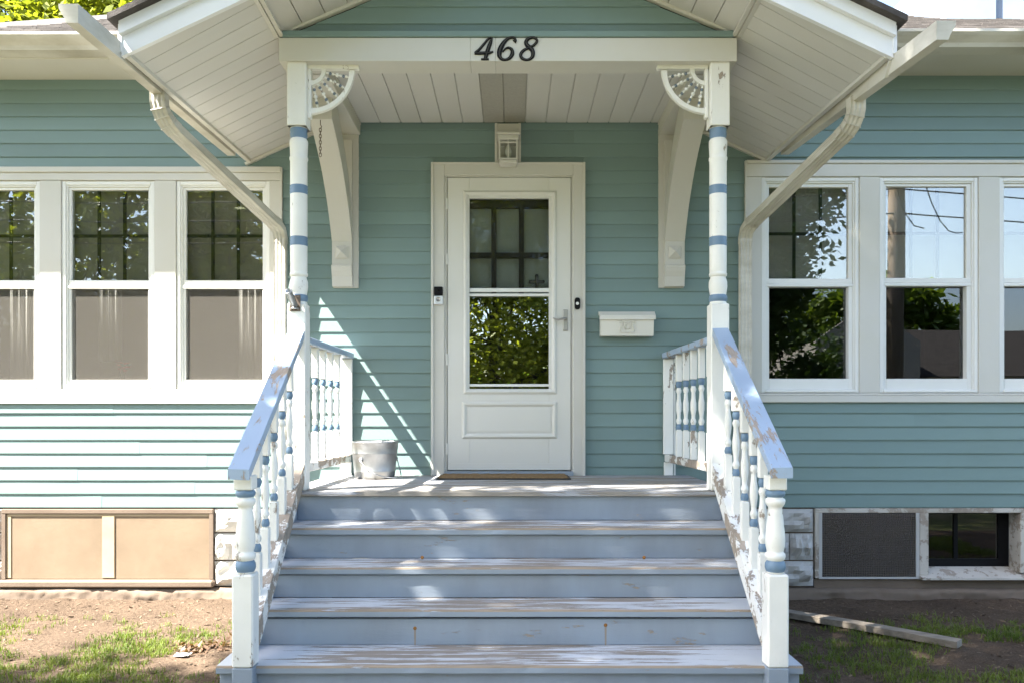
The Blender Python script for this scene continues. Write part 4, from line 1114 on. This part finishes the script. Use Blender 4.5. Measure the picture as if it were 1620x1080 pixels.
# wall lantern
ln = empty('wall_lantern', (wx(804), 0, wz(270)), 'cream box lantern with clear panes on its board above the door', 'lantern')
b = MB(); b.box(X(783), X(824), -.03, 0, Z(260), Z(198), 0, .003); b.box(X(783), X(787), -.04, -.0305, Z(260), Z(198), 0, .002); b.box(X(820), X(824), -.04, -.0305, Z(260), Z(198), 0, .002); b.build('back_board', M['trim'], ln)
b = MB(); lx0, lx1 = X(790), X(818.5); y0, y1 = -.17, -.055
b.box(X(787), X(822), -.185, -.031, Z(227), Z(222.5), 0, .003); b.box(X(789), X(820), -.178, -.031, Z(234), Z(227.3), 0, .003); b.lathe([(.0,0),(.012,0),(.009,.012),(.004,.02)], (X(804), -.11, Z(222.5)), seg=12)
for xx in (lx0, lx1-.009):
    for yy in (y0, y1-.009): b.box(xx, xx+.009, yy, yy+.009, Z(264), Z(234))
for zz in (264, 239): b.box(lx0+.009, lx1-.009, y0, y0+.008, Z(zz), Z(zz)+.009); b.box(lx0, lx0+.008, y0+.009, y1-.009, Z(zz), Z(zz)+.009); b.box(lx1-.008, lx1, y0+.009, y1-.009, Z(zz), Z(zz)+.009)
b.box((lx0+lx1)/2-.004, (lx0+lx1)/2+.004, y0+.0005, y0+.007, Z(264), Z(234))
b.box(lx0+.006, lx1-.006, y0+.006, y1-.006, Z(269), Z(264.2), 0, .003); b.build('frame', M['trim'], ln)
b = MB(); b.box(lx0+.009, lx1-.009, y0+.0085, y0+.0105, Z(263), Z(235)); b.box(lx0+.003, lx0+.005, y0+.01, y1-.01, Z(263), Z(235)); b.box(lx1-.005, lx1-.003, y0+.01, y1-.01, Z(263), Z(235)); b.build('pane', M['lantern_glass'], ln)
b = MB(); b.lathe([(.0,0),(.012,.0),(.02,.02),(.024,.045),(.016,.07),(.012,.085),(0,.09)], ((lx0+lx1)/2, -.11, Z(258)), seg=14); b.build('bulb', M['bulb'], ln)

# doorbell with camera, button
db = empty('video_doorbell', (X(694.5), -.046, Z(484)), 'silver and black video doorbell on the door casing beside the hinges', 'doorbell')
b = MB(); b.box(X(688), X(701.5), -.068, -.0465, Z(484), Z(469.8), 0, .004); b.build('faceplate', M['silver'], db)
b = MB(); b.box(X(688), X(701.5), -.070, -.0465, Z(469.5), Z(456), 0, .004); b.lathe([(.0,0),(.011,0),(.010,.003),(.006,.005),(0,.006)], (X(694.7), -.070, Z(462)), (0,-1,0), 14); b.build('camera_cover', M['black'], db)
b = MB(); b.lathe([(.0,0),(.0165,0),(.0165,.002),(.014,.003),(.013,.0015),(0,.0015)], (X(694.7), -.068, Z(476)), (0,-1,0), 18); b.build('button', M['nickel'], db)
db2 = empty('bell_button', (X(912.5), -.046, Z(491)), 'small black oval bell button on the door casing near the handle', 'doorbell')
b = MB(); n = 20; ov = []
for i in range(n):
    a = 2*math.pi*i/n; ov.append((X(912.5)+.0195*math.cos(a)*abs(math.cos(a))**-.25 if abs(math.cos(a))>1e-6 else X(912.5), -.0465, Z(482)+(.022 if math.sin(a) > 0 else -.022)+.019*math.sin(a)))
b.prism(ov, (0,-.012,0)); b.build('plate', M['black'], db2)
b = MB(); b.lathe([(.0,0),(.011,0),(.010,.003),(.005,.0045),(0,.005)], (X(912.5), -.0585, Z(482)), (0,-1,0), 14); b.build('button', M['bulb'], db2)

# mailbox
mbx = empty('mailbox', (X(989), 0, Z(533.5)), 'cream metal wall mailbox with embossed horse crest right of the door', 'mailbox')
M['mail'] = paint('cream_mailbox_enamel', (.64,.62,.55), .35, .1, (.5,.47,.38), bump=.05)
dd = .10; s_ = 1.018
def MX(px): return (px-810)/229.0
b = MB()
x0, x1 = X(948), X(1030.5)
b.prism([(x0, -.016, Z(533)), (x0, -.088, Z(533)), (x0, -.104, Z(507)), (x0, -.016, Z(500))], (x1-x0, 0, 0)); b.build('body', M['mail'], mbx)
b = MB(); x0, x1 = X(946), X(1033)
b.prism([(x0, -.016, Z(494)), (x0, -.07, Z(495)), (x0, -.112, Z(502)), (x0, -.116, Z(508.5)), (x0, -.106, Z(508.5)), (x0, -.1045, Z(503.5)), (x0, -.016, Z(499))], (x1-x0, 0, 0))
for xx in (976, 1004): b.box(X(xx)-.006, X(xx)+.006, -.1185, -.105, Z(509.5), Z(507), 0, .001)
b.build('lid', M['mail'], mbx)
b = MB()
def relief(path, r):
    b.tube([(X(px), -.104+.013*((py-507)/26)-.002, Z(py)) for px, py in path], r, 6)
for sgn in (-1, 1):
    f_ = lambda x: 989.5+sgn*x
    relief([(f_(3),523),(f_(5),517),(f_(4),512),(f_(7),509.5),(f_(9),512),(f_(8),516),(f_(10),520),(f_(11),524),(f_(8),527)], [.004,.005,.006,.005,.004,.005,.005,.004,.003])
    relief([(f_(9),512),(f_(12),511),(f_(12),514)], .003); relief([(f_(0),527.5),(f_(5),528),(f_(11),527)], .003); relief([(f_(4),516),(f_(1.5),513),(f_(3),511)], .003)
relief([(987,515),(989.5,513),(992,515),(992,520),(989.5,523),(987,520),(987,515)], .0035)
b.build('crest', M['mail'], mbx)

# doormat
dmx = empty('doormat', (X(797), -.2, FZ), 'brown coir doormat with black rubber rim in front of the door', 'doormat')
p0 = V(693, 759, 5.35); 
b = MB(); ya, yb2 = -.43, -.085; x0, x1 = -.495, .385
b.box(x0, x1, ya, yb2, FZ+.0015, FZ+.008, 0, .002); b.build('rim', M['rubber'], dmx)
b = MB(); nx_, ny_ = 60, 24; vs_ = []
for j in range(ny_):
    for i in range(nx_):
        vs_.append((x0+.012+(x1-x0-.024)*i/(nx_-1), ya+.012+(yb2-ya-.024)*j/(ny_-1), FZ+.0085+(.006+random.random()*.005)*(0 if i in (0,nx_-1) or j in (0,ny_-1) else 1)))
b.add(vs_, [(j*nx_+i, j*nx_+i+1, (j+1)*nx_+i+1, (j+1)*nx_+i) for j in range(ny_-1) for i in range(nx_-1)]); b.build('pile', M['coir'], dmx)

# bucket
bc = Vector(V(593, 655, 5.5)); bc.z = FZ+.003
bk = empty('bucket', bc, 'dented galvanised bucket with wire handle on the porch beside the railing', 'bucket')
b = MB(); b.lathe([(.0,0),(.128,0),(.131,.004),(.137,.045),(.139,.048),(.137,.052),(.147,.16),(.150,.163),(.149,.168),(.155,.232),(.159,.235),(.160,.241),(.156,.244),(.152,.238),(.134,.03),(.0,.025)], bc, seg=40); b.build('pail', M['galv'], bk)
b = MB(); hp = []
for i in range(19):
    a = math.pi*i/18; hp.append(bc+Vector((-.045+.0, 0, 0)) + Vector((.17*math.cos(a)*.0, 0, 0)))
# bail rests folded down over the front of the pail
hp = [bc+Vector((-.07,-.135,.125)), bc+Vector((-.065,-.155,.115)), bc+Vector((-.02,-.175,.07)), bc+Vector((.04,-.185,.035)), bc+Vector((.10,-.185,.018)), bc+Vector((.155,-.165,.012)), bc+Vector((.185,-.11,.014)), bc+Vector((.18,-.05,.03)), bc+Vector((.165,-.01,.07)), bc+Vector((.15,.0,.12))]
b.tube(catmull(hp, 5), .0035, 8); b.build('bail', M['galv'], bk)
b = MB(); b.lathe([(0,0),(.016,0),(.014,.006),(0,.008)], bc+Vector((-.07,-.128,.125)), (-.45,-.9,.05), 12); b.lathe([(0,0),(.016,0),(.014,.006),(0,.008)], bc+Vector((.146,.0,.125)), (1,0,.05), 12); b.build('ear', M['galv'], bk)

# flagpole bracket on the left post
fb_ = empty('flag_bracket', V(467, 494, PD), 'rusty metal flagpole bracket screwed to the porch post above the sunlit handrail', 'bracket')
P0 = V(467, 480, PD); yy = PD-DW
b = MB(); b.box(P0.x-.03, P0.x+.03, yy-.005, yy-.0005, P0.z-.045, P0.z+.045, 0, .002)
for sx in (-.02,.02):
    for sz in (-.035,.035): b.lathe([(0,0),(.006,0),(.004,.003),(0,.004)], (P0.x+sx, yy-.005, P0.z+sz), (0,-1,0), 8)
b.build('plate', M['chain'], fb_)
ax = Vector((-.12,-.75,.65)).normalized(); b = MB(); cyl = P0+Vector((0,-.012,-.015)); 
b.lathe([(.017,0),(.019,.0),(.019,.10),(.021,.10),(.021,.108),(.0165,.108),(.0155,.02),(.0,.02)], cyl, ax, 18); b.tube([P0+Vector((-.02,-.006,-.03)), P0+Vector((0,-.04,-.03)), P0+Vector((.02,-.006,-.03))], .005, 8); b.build('socket', M['galv'], fb_)

# hook and twisted chain under the brace
hk = empty('hook_chain', V(508, 252, 5.12), 'short twisted chain on a hook hanging from the curved brace', 'chain')
b = MB(); t0 = V(508, 192, 5.085); b.tube([t0+Vector((0,-.02,0)), t0+Vector((0,-.02,-.03)), t0+Vector((.008,-.02,-.04)), t0+Vector((.004,-.02,-.055)), t0+Vector((-.006,-.02,-.052))], .0025, 6); b.build('hook', M['chain'], hk)
for i in range(9):
    c = t0+Vector((0,-.02,-.062-.019*i)); b = MB(); a = R(90)*(i % 2)+.4
    u = Vector((math.cos(a), math.sin(a), 0)); pts = [c+u*(.007*math.cos(2*math.pi*k/12))+Vector((0,0,.0135*math.sin(2*math.pi*k/12))) for k in range(12)]
    b.tube(pts, .0022, 5, closed=True); b.build('link', M['chain'], hk)

# plank lying on the soil
pl = V(1245, 976, 5.28); pr = V(1518, 1026, 4.57)
pl.z = soil_z(pl.x, pl.y)+.03; pr.z = soil_z(pr.x, pr.y)+.022
b = MB(); d_ = (pr-pl).normalized(); pl -= d_*.12
n = 16; sd_ = Vector((-d_.y, d_.x, 0)); vs_ = []
for i in range(n+1):
    p = pl.lerp(pr, i/n); bow = .006*math.sin(i/n*3.1)
    for u, v in ((-.044,-.018),(.044,-.018),(.044,.016),(.041,.019),(-.041,.019),(-.044,.016)):
        e = .0015*mnoise.noise(Vector((i*.7, u*60, v*60))); vs_.append(p+sd_*(u+e)+Vector((0,0,v+bow+e)))
b.add(vs_, [(i*6+j, i*6+(j+1)%6, (i+1)*6+(j+1)%6, (i+1)*6+j) for i in range(n) for j in range(6)] + [(5,4,3,2,1,0), tuple(n*6+j for j in range(6))])
tag(b.build('plank', M['plank'], None), 'weathered grey timber plank lying on bare soil beside the steps', 'plank')

# scrap of paper
b = MB(); c = V(289, 1037, 4.44); c.z = soil_z(c.x, c.y)+.006; n = 7; vs_ = []
for j in range(n):
    for i in range(n):
        u, v = i/(n-1)-.5, j/(n-1)-.5; vs_.append((c.x+u*.075+.01*mnoise.noise(Vector((i,j,1.5))), c.y+v*.055, c.z+.012*abs(mnoise.noise(Vector((i*.9,j*.9,.3))))+.004))
b.add(vs_, [(j*n+i, j*n+i+1, (j+1)*n+i+1, (j+1)*n+i) for j in range(n-1) for i in range(n-1)])
tag(b.build('paper_scrap', M['litter'], None), 'crumpled white paper scrap on the soil near dry leaves', 'litter')

# ------------------------------------------------------------------ GRASS, DRY LEAVES, DEBRIS
def ground_z(xs, ys): return np.array([soil_z(x, y) for x, y in zip(xs, ys)])
def blades(n_cl, per, dens, h0, h1, name, mat, wid=.0022):
    cx_, cy_ = [], []
    while len(cx_) < n_cl:
        x = random.uniform(-4.2, 4.6); y = random.uniform(-2.6, -.08)
        if -1.32 < x < 1.30 and y > -2.5: continue
        if random.random() < dens(x, y): cx_.append(x); cy_.append(y)
    cx_ = np.repeat(cx_, per); cy_ = np.repeat(cy_, per); n = len(cx_)
    r = rng.normal(0, .022, (n, 2)); x = cx_+r[:,0]; y = cy_+r[:,1]; z = ground_z(x, y)-.004
    h = rng.uniform(h0, h1, n); a = rng.uniform(0, 2*np.pi, n); lean = rng.uniform(.1, .95, n)*h
    dx, dy = np.cos(a)*lean, np.sin(a)*lean; pa = a+np.pi/2+rng.normal(0,.4,n); wx_ = np.cos(pa)*wid; wy_ = np.sin(pa)*wid
    base = np.stack([x, y, z], 1); w = np.stack([wx_, wy_, np.zeros(n)], 1)
    mid = base + np.stack([dx*.35, dy*.35, h*.6], 1); tip = base + np.stack([dx, dy, h*(1-.35*lean/h)], 1)
    q1 = np.stack([base-w, base+w, mid+w*.75, mid-w*.75], 1); q2 = np.stack([mid-w*.75, mid+w*.75, tip+w*.1, tip-w*.1], 1)
    o = quads(name, np.concatenate([q1, q2]), mat); return tag(o, kind='stuff')
def dens_grass(x, y):
    nz = mnoise.noise(Vector((x*1.7, y*1.7, 4)))*.5+.5; nz2 = mnoise.noise(Vector((x*5, y*5, 9)))*.5+.5
    near = min(1, max(0, (-y-.38)/.85))
    if x < 0: d = near**1.6*(.35+.5*max(0, (-x-1.3)/2.2)) 
    else: d = near**1.3*(.25+.75*min(1, max(0, (x-1.5)/1.3)))
    return max(0, d*1.5*(max(0, nz-.32)*2.2)*(.35+nz2) )
tag(blades(4600, 14, dens_grass, .012, .05, 'grass', M['grass']), 'thin grass and low weeds growing through the soil', 'grass')
def leaves_flat(n, cx_, cy_, sx, sy, size, name, mat, label, cat):
    x = rng.normal(cx_, sx, n); y = rng.normal(cy_, sy, n); z = ground_z(x, y)+rng.uniform(.002,.02,n)
    a = rng.uniform(0, 6.3, n); t = rng.normal(0, .5, n); t2 = rng.normal(0, .5, n); s_ = rng.uniform(.5, 1, n)*size
    u = np.stack([np.cos(a), np.sin(a), t], 1)*s_[:,None]; v = np.stack([-np.sin(a), np.cos(a), t2], 1)*s_[:,None]*.4; c = np.stack([x, y, z], 1)
    o = quads(name, np.stack([c-u, c+v, c+u, c-v], 1), mat); return tag(o, label, cat, kind='stuff')
leaves_flat(190, V(330,0,4.6).x, -1.2, .10, .06, .028, 'dry_leaves', M['dry'], 'heap of dry brown leaves beside the newel post', 'leaves')
# straw, chips, pebbles over the bare soil
n = 2600; x = np.where(rng.random(n) < .5, rng.uniform(-4, -1.28, n), rng.uniform(1.28, 4.4, n)); y = rng.uniform(-2.3, -.05, n); z = ground_z(x, y)+.003
a = rng.uniform(0, 6.3, n); L = rng.uniform(.004, .02, n); w = rng.uniform(.0012, .005, n)
u = np.stack([np.cos(a)*L, np.sin(a)*L, rng.normal(0,.003,n)], 1); v = np.stack([-np.sin(a)*w, np.cos(a)*w, rng.normal(0,.0015,n)], 1); c = np.stack([x, y, z], 1)
M['straw'] = simple('straw_and_chips', (.06,.04,.026), (.20,.15,.10), 25, .9)
tag(quads('ground_debris', np.stack([c-u-v, c+u-v, c+u+v, c-u+v], 1), M['straw']), 'straw bits and wood chips scattered over the soil', 'debris', kind='stuff')
b = MB()
for i in range(420):
    x = random.choice((random.uniform(-4,-1.3), random.uniform(1.3,4.4))); y = random.uniform(-2.3,-.06); r = random.uniform(.003,.011); z = soil_z(x, y)
    pts = [Vector((random.uniform(.6,1)*r*cx__, random.uniform(.6,1)*r*cy__, random.uniform(.4,.8)*r*cz__)) + Vector((x,y,z+r*.2)) for cx__, cy__, cz__ in ((1,0,0),(0,1,0),(-1,0,0),(0,-1,0),(0,0,1),(0,0,-1))]
    b.add(pts, [(0,1,4),(1,2,4),(2,3,4),(3,0,4),(1,0,5),(2,1,5),(3,2,5),(0,3,5)])
tag(b.build('pebbles', M['concrete'], None, (0,0,0)), 'pebbles and clods strewn over the soil', 'pebbles', kind='stuff')

# ------------------------------------------------------------------ TREES, POLE, HOUSE ACROSS THE STREET (seen in the glass, shading the yard)
def tree(base, lobes, leaf, mat, label, trunk_r=.22, group=None, seed=1):
    rg = np.random.default_rng(seed); rr = random.Random(seed)
    t = empty('tree', base, label, 'tree', group); base = Vector(base)
    c_all = np.mean([l[0] for l in lobes], axis=0)
    fork = base.lerp(Vector(c_all), .42); fork.x = base.x+(c_all[0]-base.x)*.15; fork.y = base.y+(c_all[1]-base.y)*.15
    b = MB(); b.tube([base+Vector((0,0,-.05)), base.lerp(fork, .5)+Vector((.08,.05,0)), fork], [trunk_r*1.25, trunk_r, trunk_r*.8], 12)
    vs_ = []
    for (c, rad, ncl, nl) in lobes:
        c = np.array(c); rad = np.array(rad)
        b.tube([fork, fork.lerp(Vector(c), .55)+Vector((0,0,.4)), Vector(c)], [trunk_r*.6, trunk_r*.4, trunk_r*.15], 8)
        d = rg.normal(0, 1, (ncl, 3)); d /= np.linalg.norm(d, axis=1)[:,None]; rho = rg.uniform(.35, 1, ncl)**.5
        cl = c + d*rad*rho[:,None]
        for q in cl[::6]: b.tube([Vector(c), Vector(c).lerp(Vector(q), .5)+Vector((0,0,.15)), Vector(q)], [trunk_r*.14, trunk_r*.08, .01], 5)
        per = nl//ncl
        p = np.repeat(cl, per, 0) + rg.normal(0, 1, (ncl*per, 3))*np.array([.33,.33,.22])*min(1.3, rad.mean()/2.0)
        n = len(p); u = rg.normal(0, 1, (n,3)); u[:,2] *= .6; u /= np.linalg.norm(u, axis=1)[:,None]
        w = np.cross(u, rg.normal(0, 1, (n,3))+np.array([0,0,1.2])); w /= np.linalg.norm(w, axis=1)[:,None]
        s_ = (leaf*rg.uniform(.6, 1.25, n))[:,None]
        vs_.append(np.stack([p-u*s_, p-u*s_*.1+w*s_*.5, p+u*s_, p-u*s_*.1-w*s_*.5], 1))
    b.build('trunk', M['bark'], t); quads('crown', np.concatenate(vs_), mat, t, tuple(base)); return t
tree((-2.8, -7.4, 0), [((-2.5,-3.9,9.4), (2.0,1.3,1.3), 140, 16000), ((-5.7,-5.25,9.0), (2.2,1.1,1.3), 105, 10000), ((-9.2,-6.0,9.0), (1.9,1.0,1.0), 60, 6500), ((-2.0,-6.8,10.4), (2.8,2.2,1.6), 120, 14000), ((-1.8,-10.5,10.8), (2.8,2.2,1.7), 110, 12000)], .085, M['leaf'], 'broad maple in the front yard shading the steps', .26, seed=3)
tree((-9.0, -13, 0), [((-9,-13,5.6), (3.6,2.8,3.4), 160, 22000), ((-6.2,-12.4,4.2), (2.2,1.8,2.0), 70, 8000)], .12, M['leaf_yellow'], 'sunlit yellow-green tree mirrored in the screened window bank', .3, seed=5)
tree((-.6, -20, 0), [((-.6,-20,3.4), (3.4,2.0,2.7), 150, 20000), ((-.4,-20.5,7.4), (3.6,2.2,2.6), 120, 14000), ((2.2,-20.5,2.6), (2.0,1.6,2.2), 70, 8000), ((-3.6,-20.5,2.4), (2.0,1.6,2.1), 70, 8000)], .11, M['leaf_yellow'], 'leafy green tree mirrored in the storm door glass', .28, seed=8)
tree((4.4, -13, 0), [((4.6,-13,6.6), (2.7,2.0,2.6), 170, 34000), ((4.6,-12.6,3.9), (1.9,1.5,1.4), 80, 12000)], .11, M['leaf_dark'], 'dark broadleaf tree mirrored in the window beside the downspout', .25, seed=9)
tree((-5.6, 13.5, 0), [((-6.2,13.0,7.4), (3.2,2.2,2.3), 130, 16000), ((-10.6,13.5,9.4), (2.8,2.0,2.4), 110, 14000)], .13, M['leaf_yellow'], 'yellow-green tree rising behind the shingled roof', .3, seed=12)
tree((20, -40, 0), [((20,-40,5.4), (5,3,3.2), 120, 9000)], .3, M['leaf'], 'round tree beyond the house across the street', .4, seed=15)
tree((7.4, -16, 0), [((7.2,-16,1.9), (2.0,1.2,1.7), 90, 12000)], .10, M['leaf_dark'], 'low dark tree mirrored in the lower sash beside the downspout', .12, seed=21)
# far-off wood
n = 16000; ang = rng.uniform(0, 2*np.pi, n); rad = rng.uniform(62, 75, n); hh = 3.5+2.2*np.sin(ang*23)+1.6*np.sin(ang*61+1); p = np.stack([np.cos(ang)*rad, np.sin(ang)*rad, rng.uniform(0,1,n)*np.maximum(1.5, hh)], 1)
u = rng.normal(0,1,(n,3)); u /= np.linalg.norm(u,axis=1)[:,None]; w = np.cross(u, rng.normal(0,1,(n,3))); w /= np.linalg.norm(w,axis=1)[:,None]
tag(quads('distant_wood', np.stack([p-u*.9, p+w*.6, p+u*.9, p-w*.6], 1), M['leaf']), 'far line of trees round the neighbourhood', 'trees', kind='stuff')
# utility pole with wires
up_ = empty('utility_pole', (7.1, -9.4, 0), 'wooden utility pole mirrored in the shaded window bank', 'pole')
b = MB(); b.tube([(7.1,-9.4,-.1), (7.1,-9.4,4), (7.12,-9.4,9.2)], [.17,.155,.12], 14); b.build('shaft', M['pole'], up_)
b = MB(); b.bar((6.1,-9.3,8.3), (8.1,-9.3,8.3), .1, .12); b.build('crossarm', M['pole'], up_)
b = MB(); b.lathe([(.0,0),(.2,.02),(.2,.7),(.0,.75)], (7.1,-9.05,6.7), seg=16); b.build('transformer', M['galv'], up_)
b = MB()
for (z, y, sag) in ((8.45,-9.3,.5), (7.9,-9.35,.4), (6.1,-9.3,.5), (5.6,-9.3,.45), (5.35,-9.28,.55), (4.9,-9.3,.5)):
    for sx in (-1, 1):
        pts = [Vector((7.1+sx*26*t, y-.5*t, z - sag*4*t*(1-t))) for t in [i/14 for i in range(15)]]; b.tube(pts, .014, 5)
for k in range(5):
    a = k*1.3; pts = [Vector((7.2+.45*math.sin(a+t*2.6)*t*1.8, -9.2+.1*k*t, 6.9-2.6*t*(.4+.15*k)+.3*math.sin(t*9+k))) for t in [i/12 for i in range(13)]]; b.tube(pts, .011, 5)
b.build('wire', M['black'], up_)
# houses across the street
def far_house(x, y, w, h, rh, mat, label, gable=False):
    t = empty('house', (x, y, 0), label, 'house', 'houses across the street')
    b = MB(); b.box(x-w/2, x+w/2, y-4, y+3, -.05, h); b.build('wall', mat, t)
    b = MB()
    if gable:
        b.prism([(x-w/2-.3, y+3.3, h-.2), (x, y+3.3, h+rh), (x+w/2+.3, y+3.3, h-.2), (x+w/2, y+3.3, h-.2), (x, y+3.3, h+rh-.25), (x-w/2, y+3.3, h-.2)], (0, -8, 0)); q = MB(); q.prism([(x-w/2, y+3, h), (x+w/2, y+3, h), (x, y+3, h+rh-.2)], (0, -.1, 0)); q.build('gable', mat, t)
    else: b.prism([(x-w/2-.4, y+3.5, h-.15), (x-w/2-.4, y-.5, h+rh), (x-w/2-.4, y-4.5, h-.15)], (w+.8, 0, 0)); b.build('roof', M['far_roof'], t)
    for k in range(int(w/2.4)):
        xx = x-w/2+1.2+k*2.4; b = MB(); b.box(xx-.5, xx+.5, y+3.0, y+3.06, 1.0, 2.3, 0, .01); o = b.build('window', M['vinyl_window'], t)
        q = MB(); q.box(xx-.42, xx+.42, y+3.061, y+3.07, 1.08, 2.22); q.build('pane', M['black'], o)
far_house(14.2, -30, 4.2, 4.1, 1.7, M['far_white'], 'narrow white gabled house mirrored in the shaded window bank', True)
far_house(22.5, -31, 11, 2.9, 2.1, M['grey_block'], 'long grey house with dark roof across the street beside the white gable')
far_house(-16, -30, 10, 3.0, 2.4, M['far_white'], 'white house across the street behind the yellow-green tree')
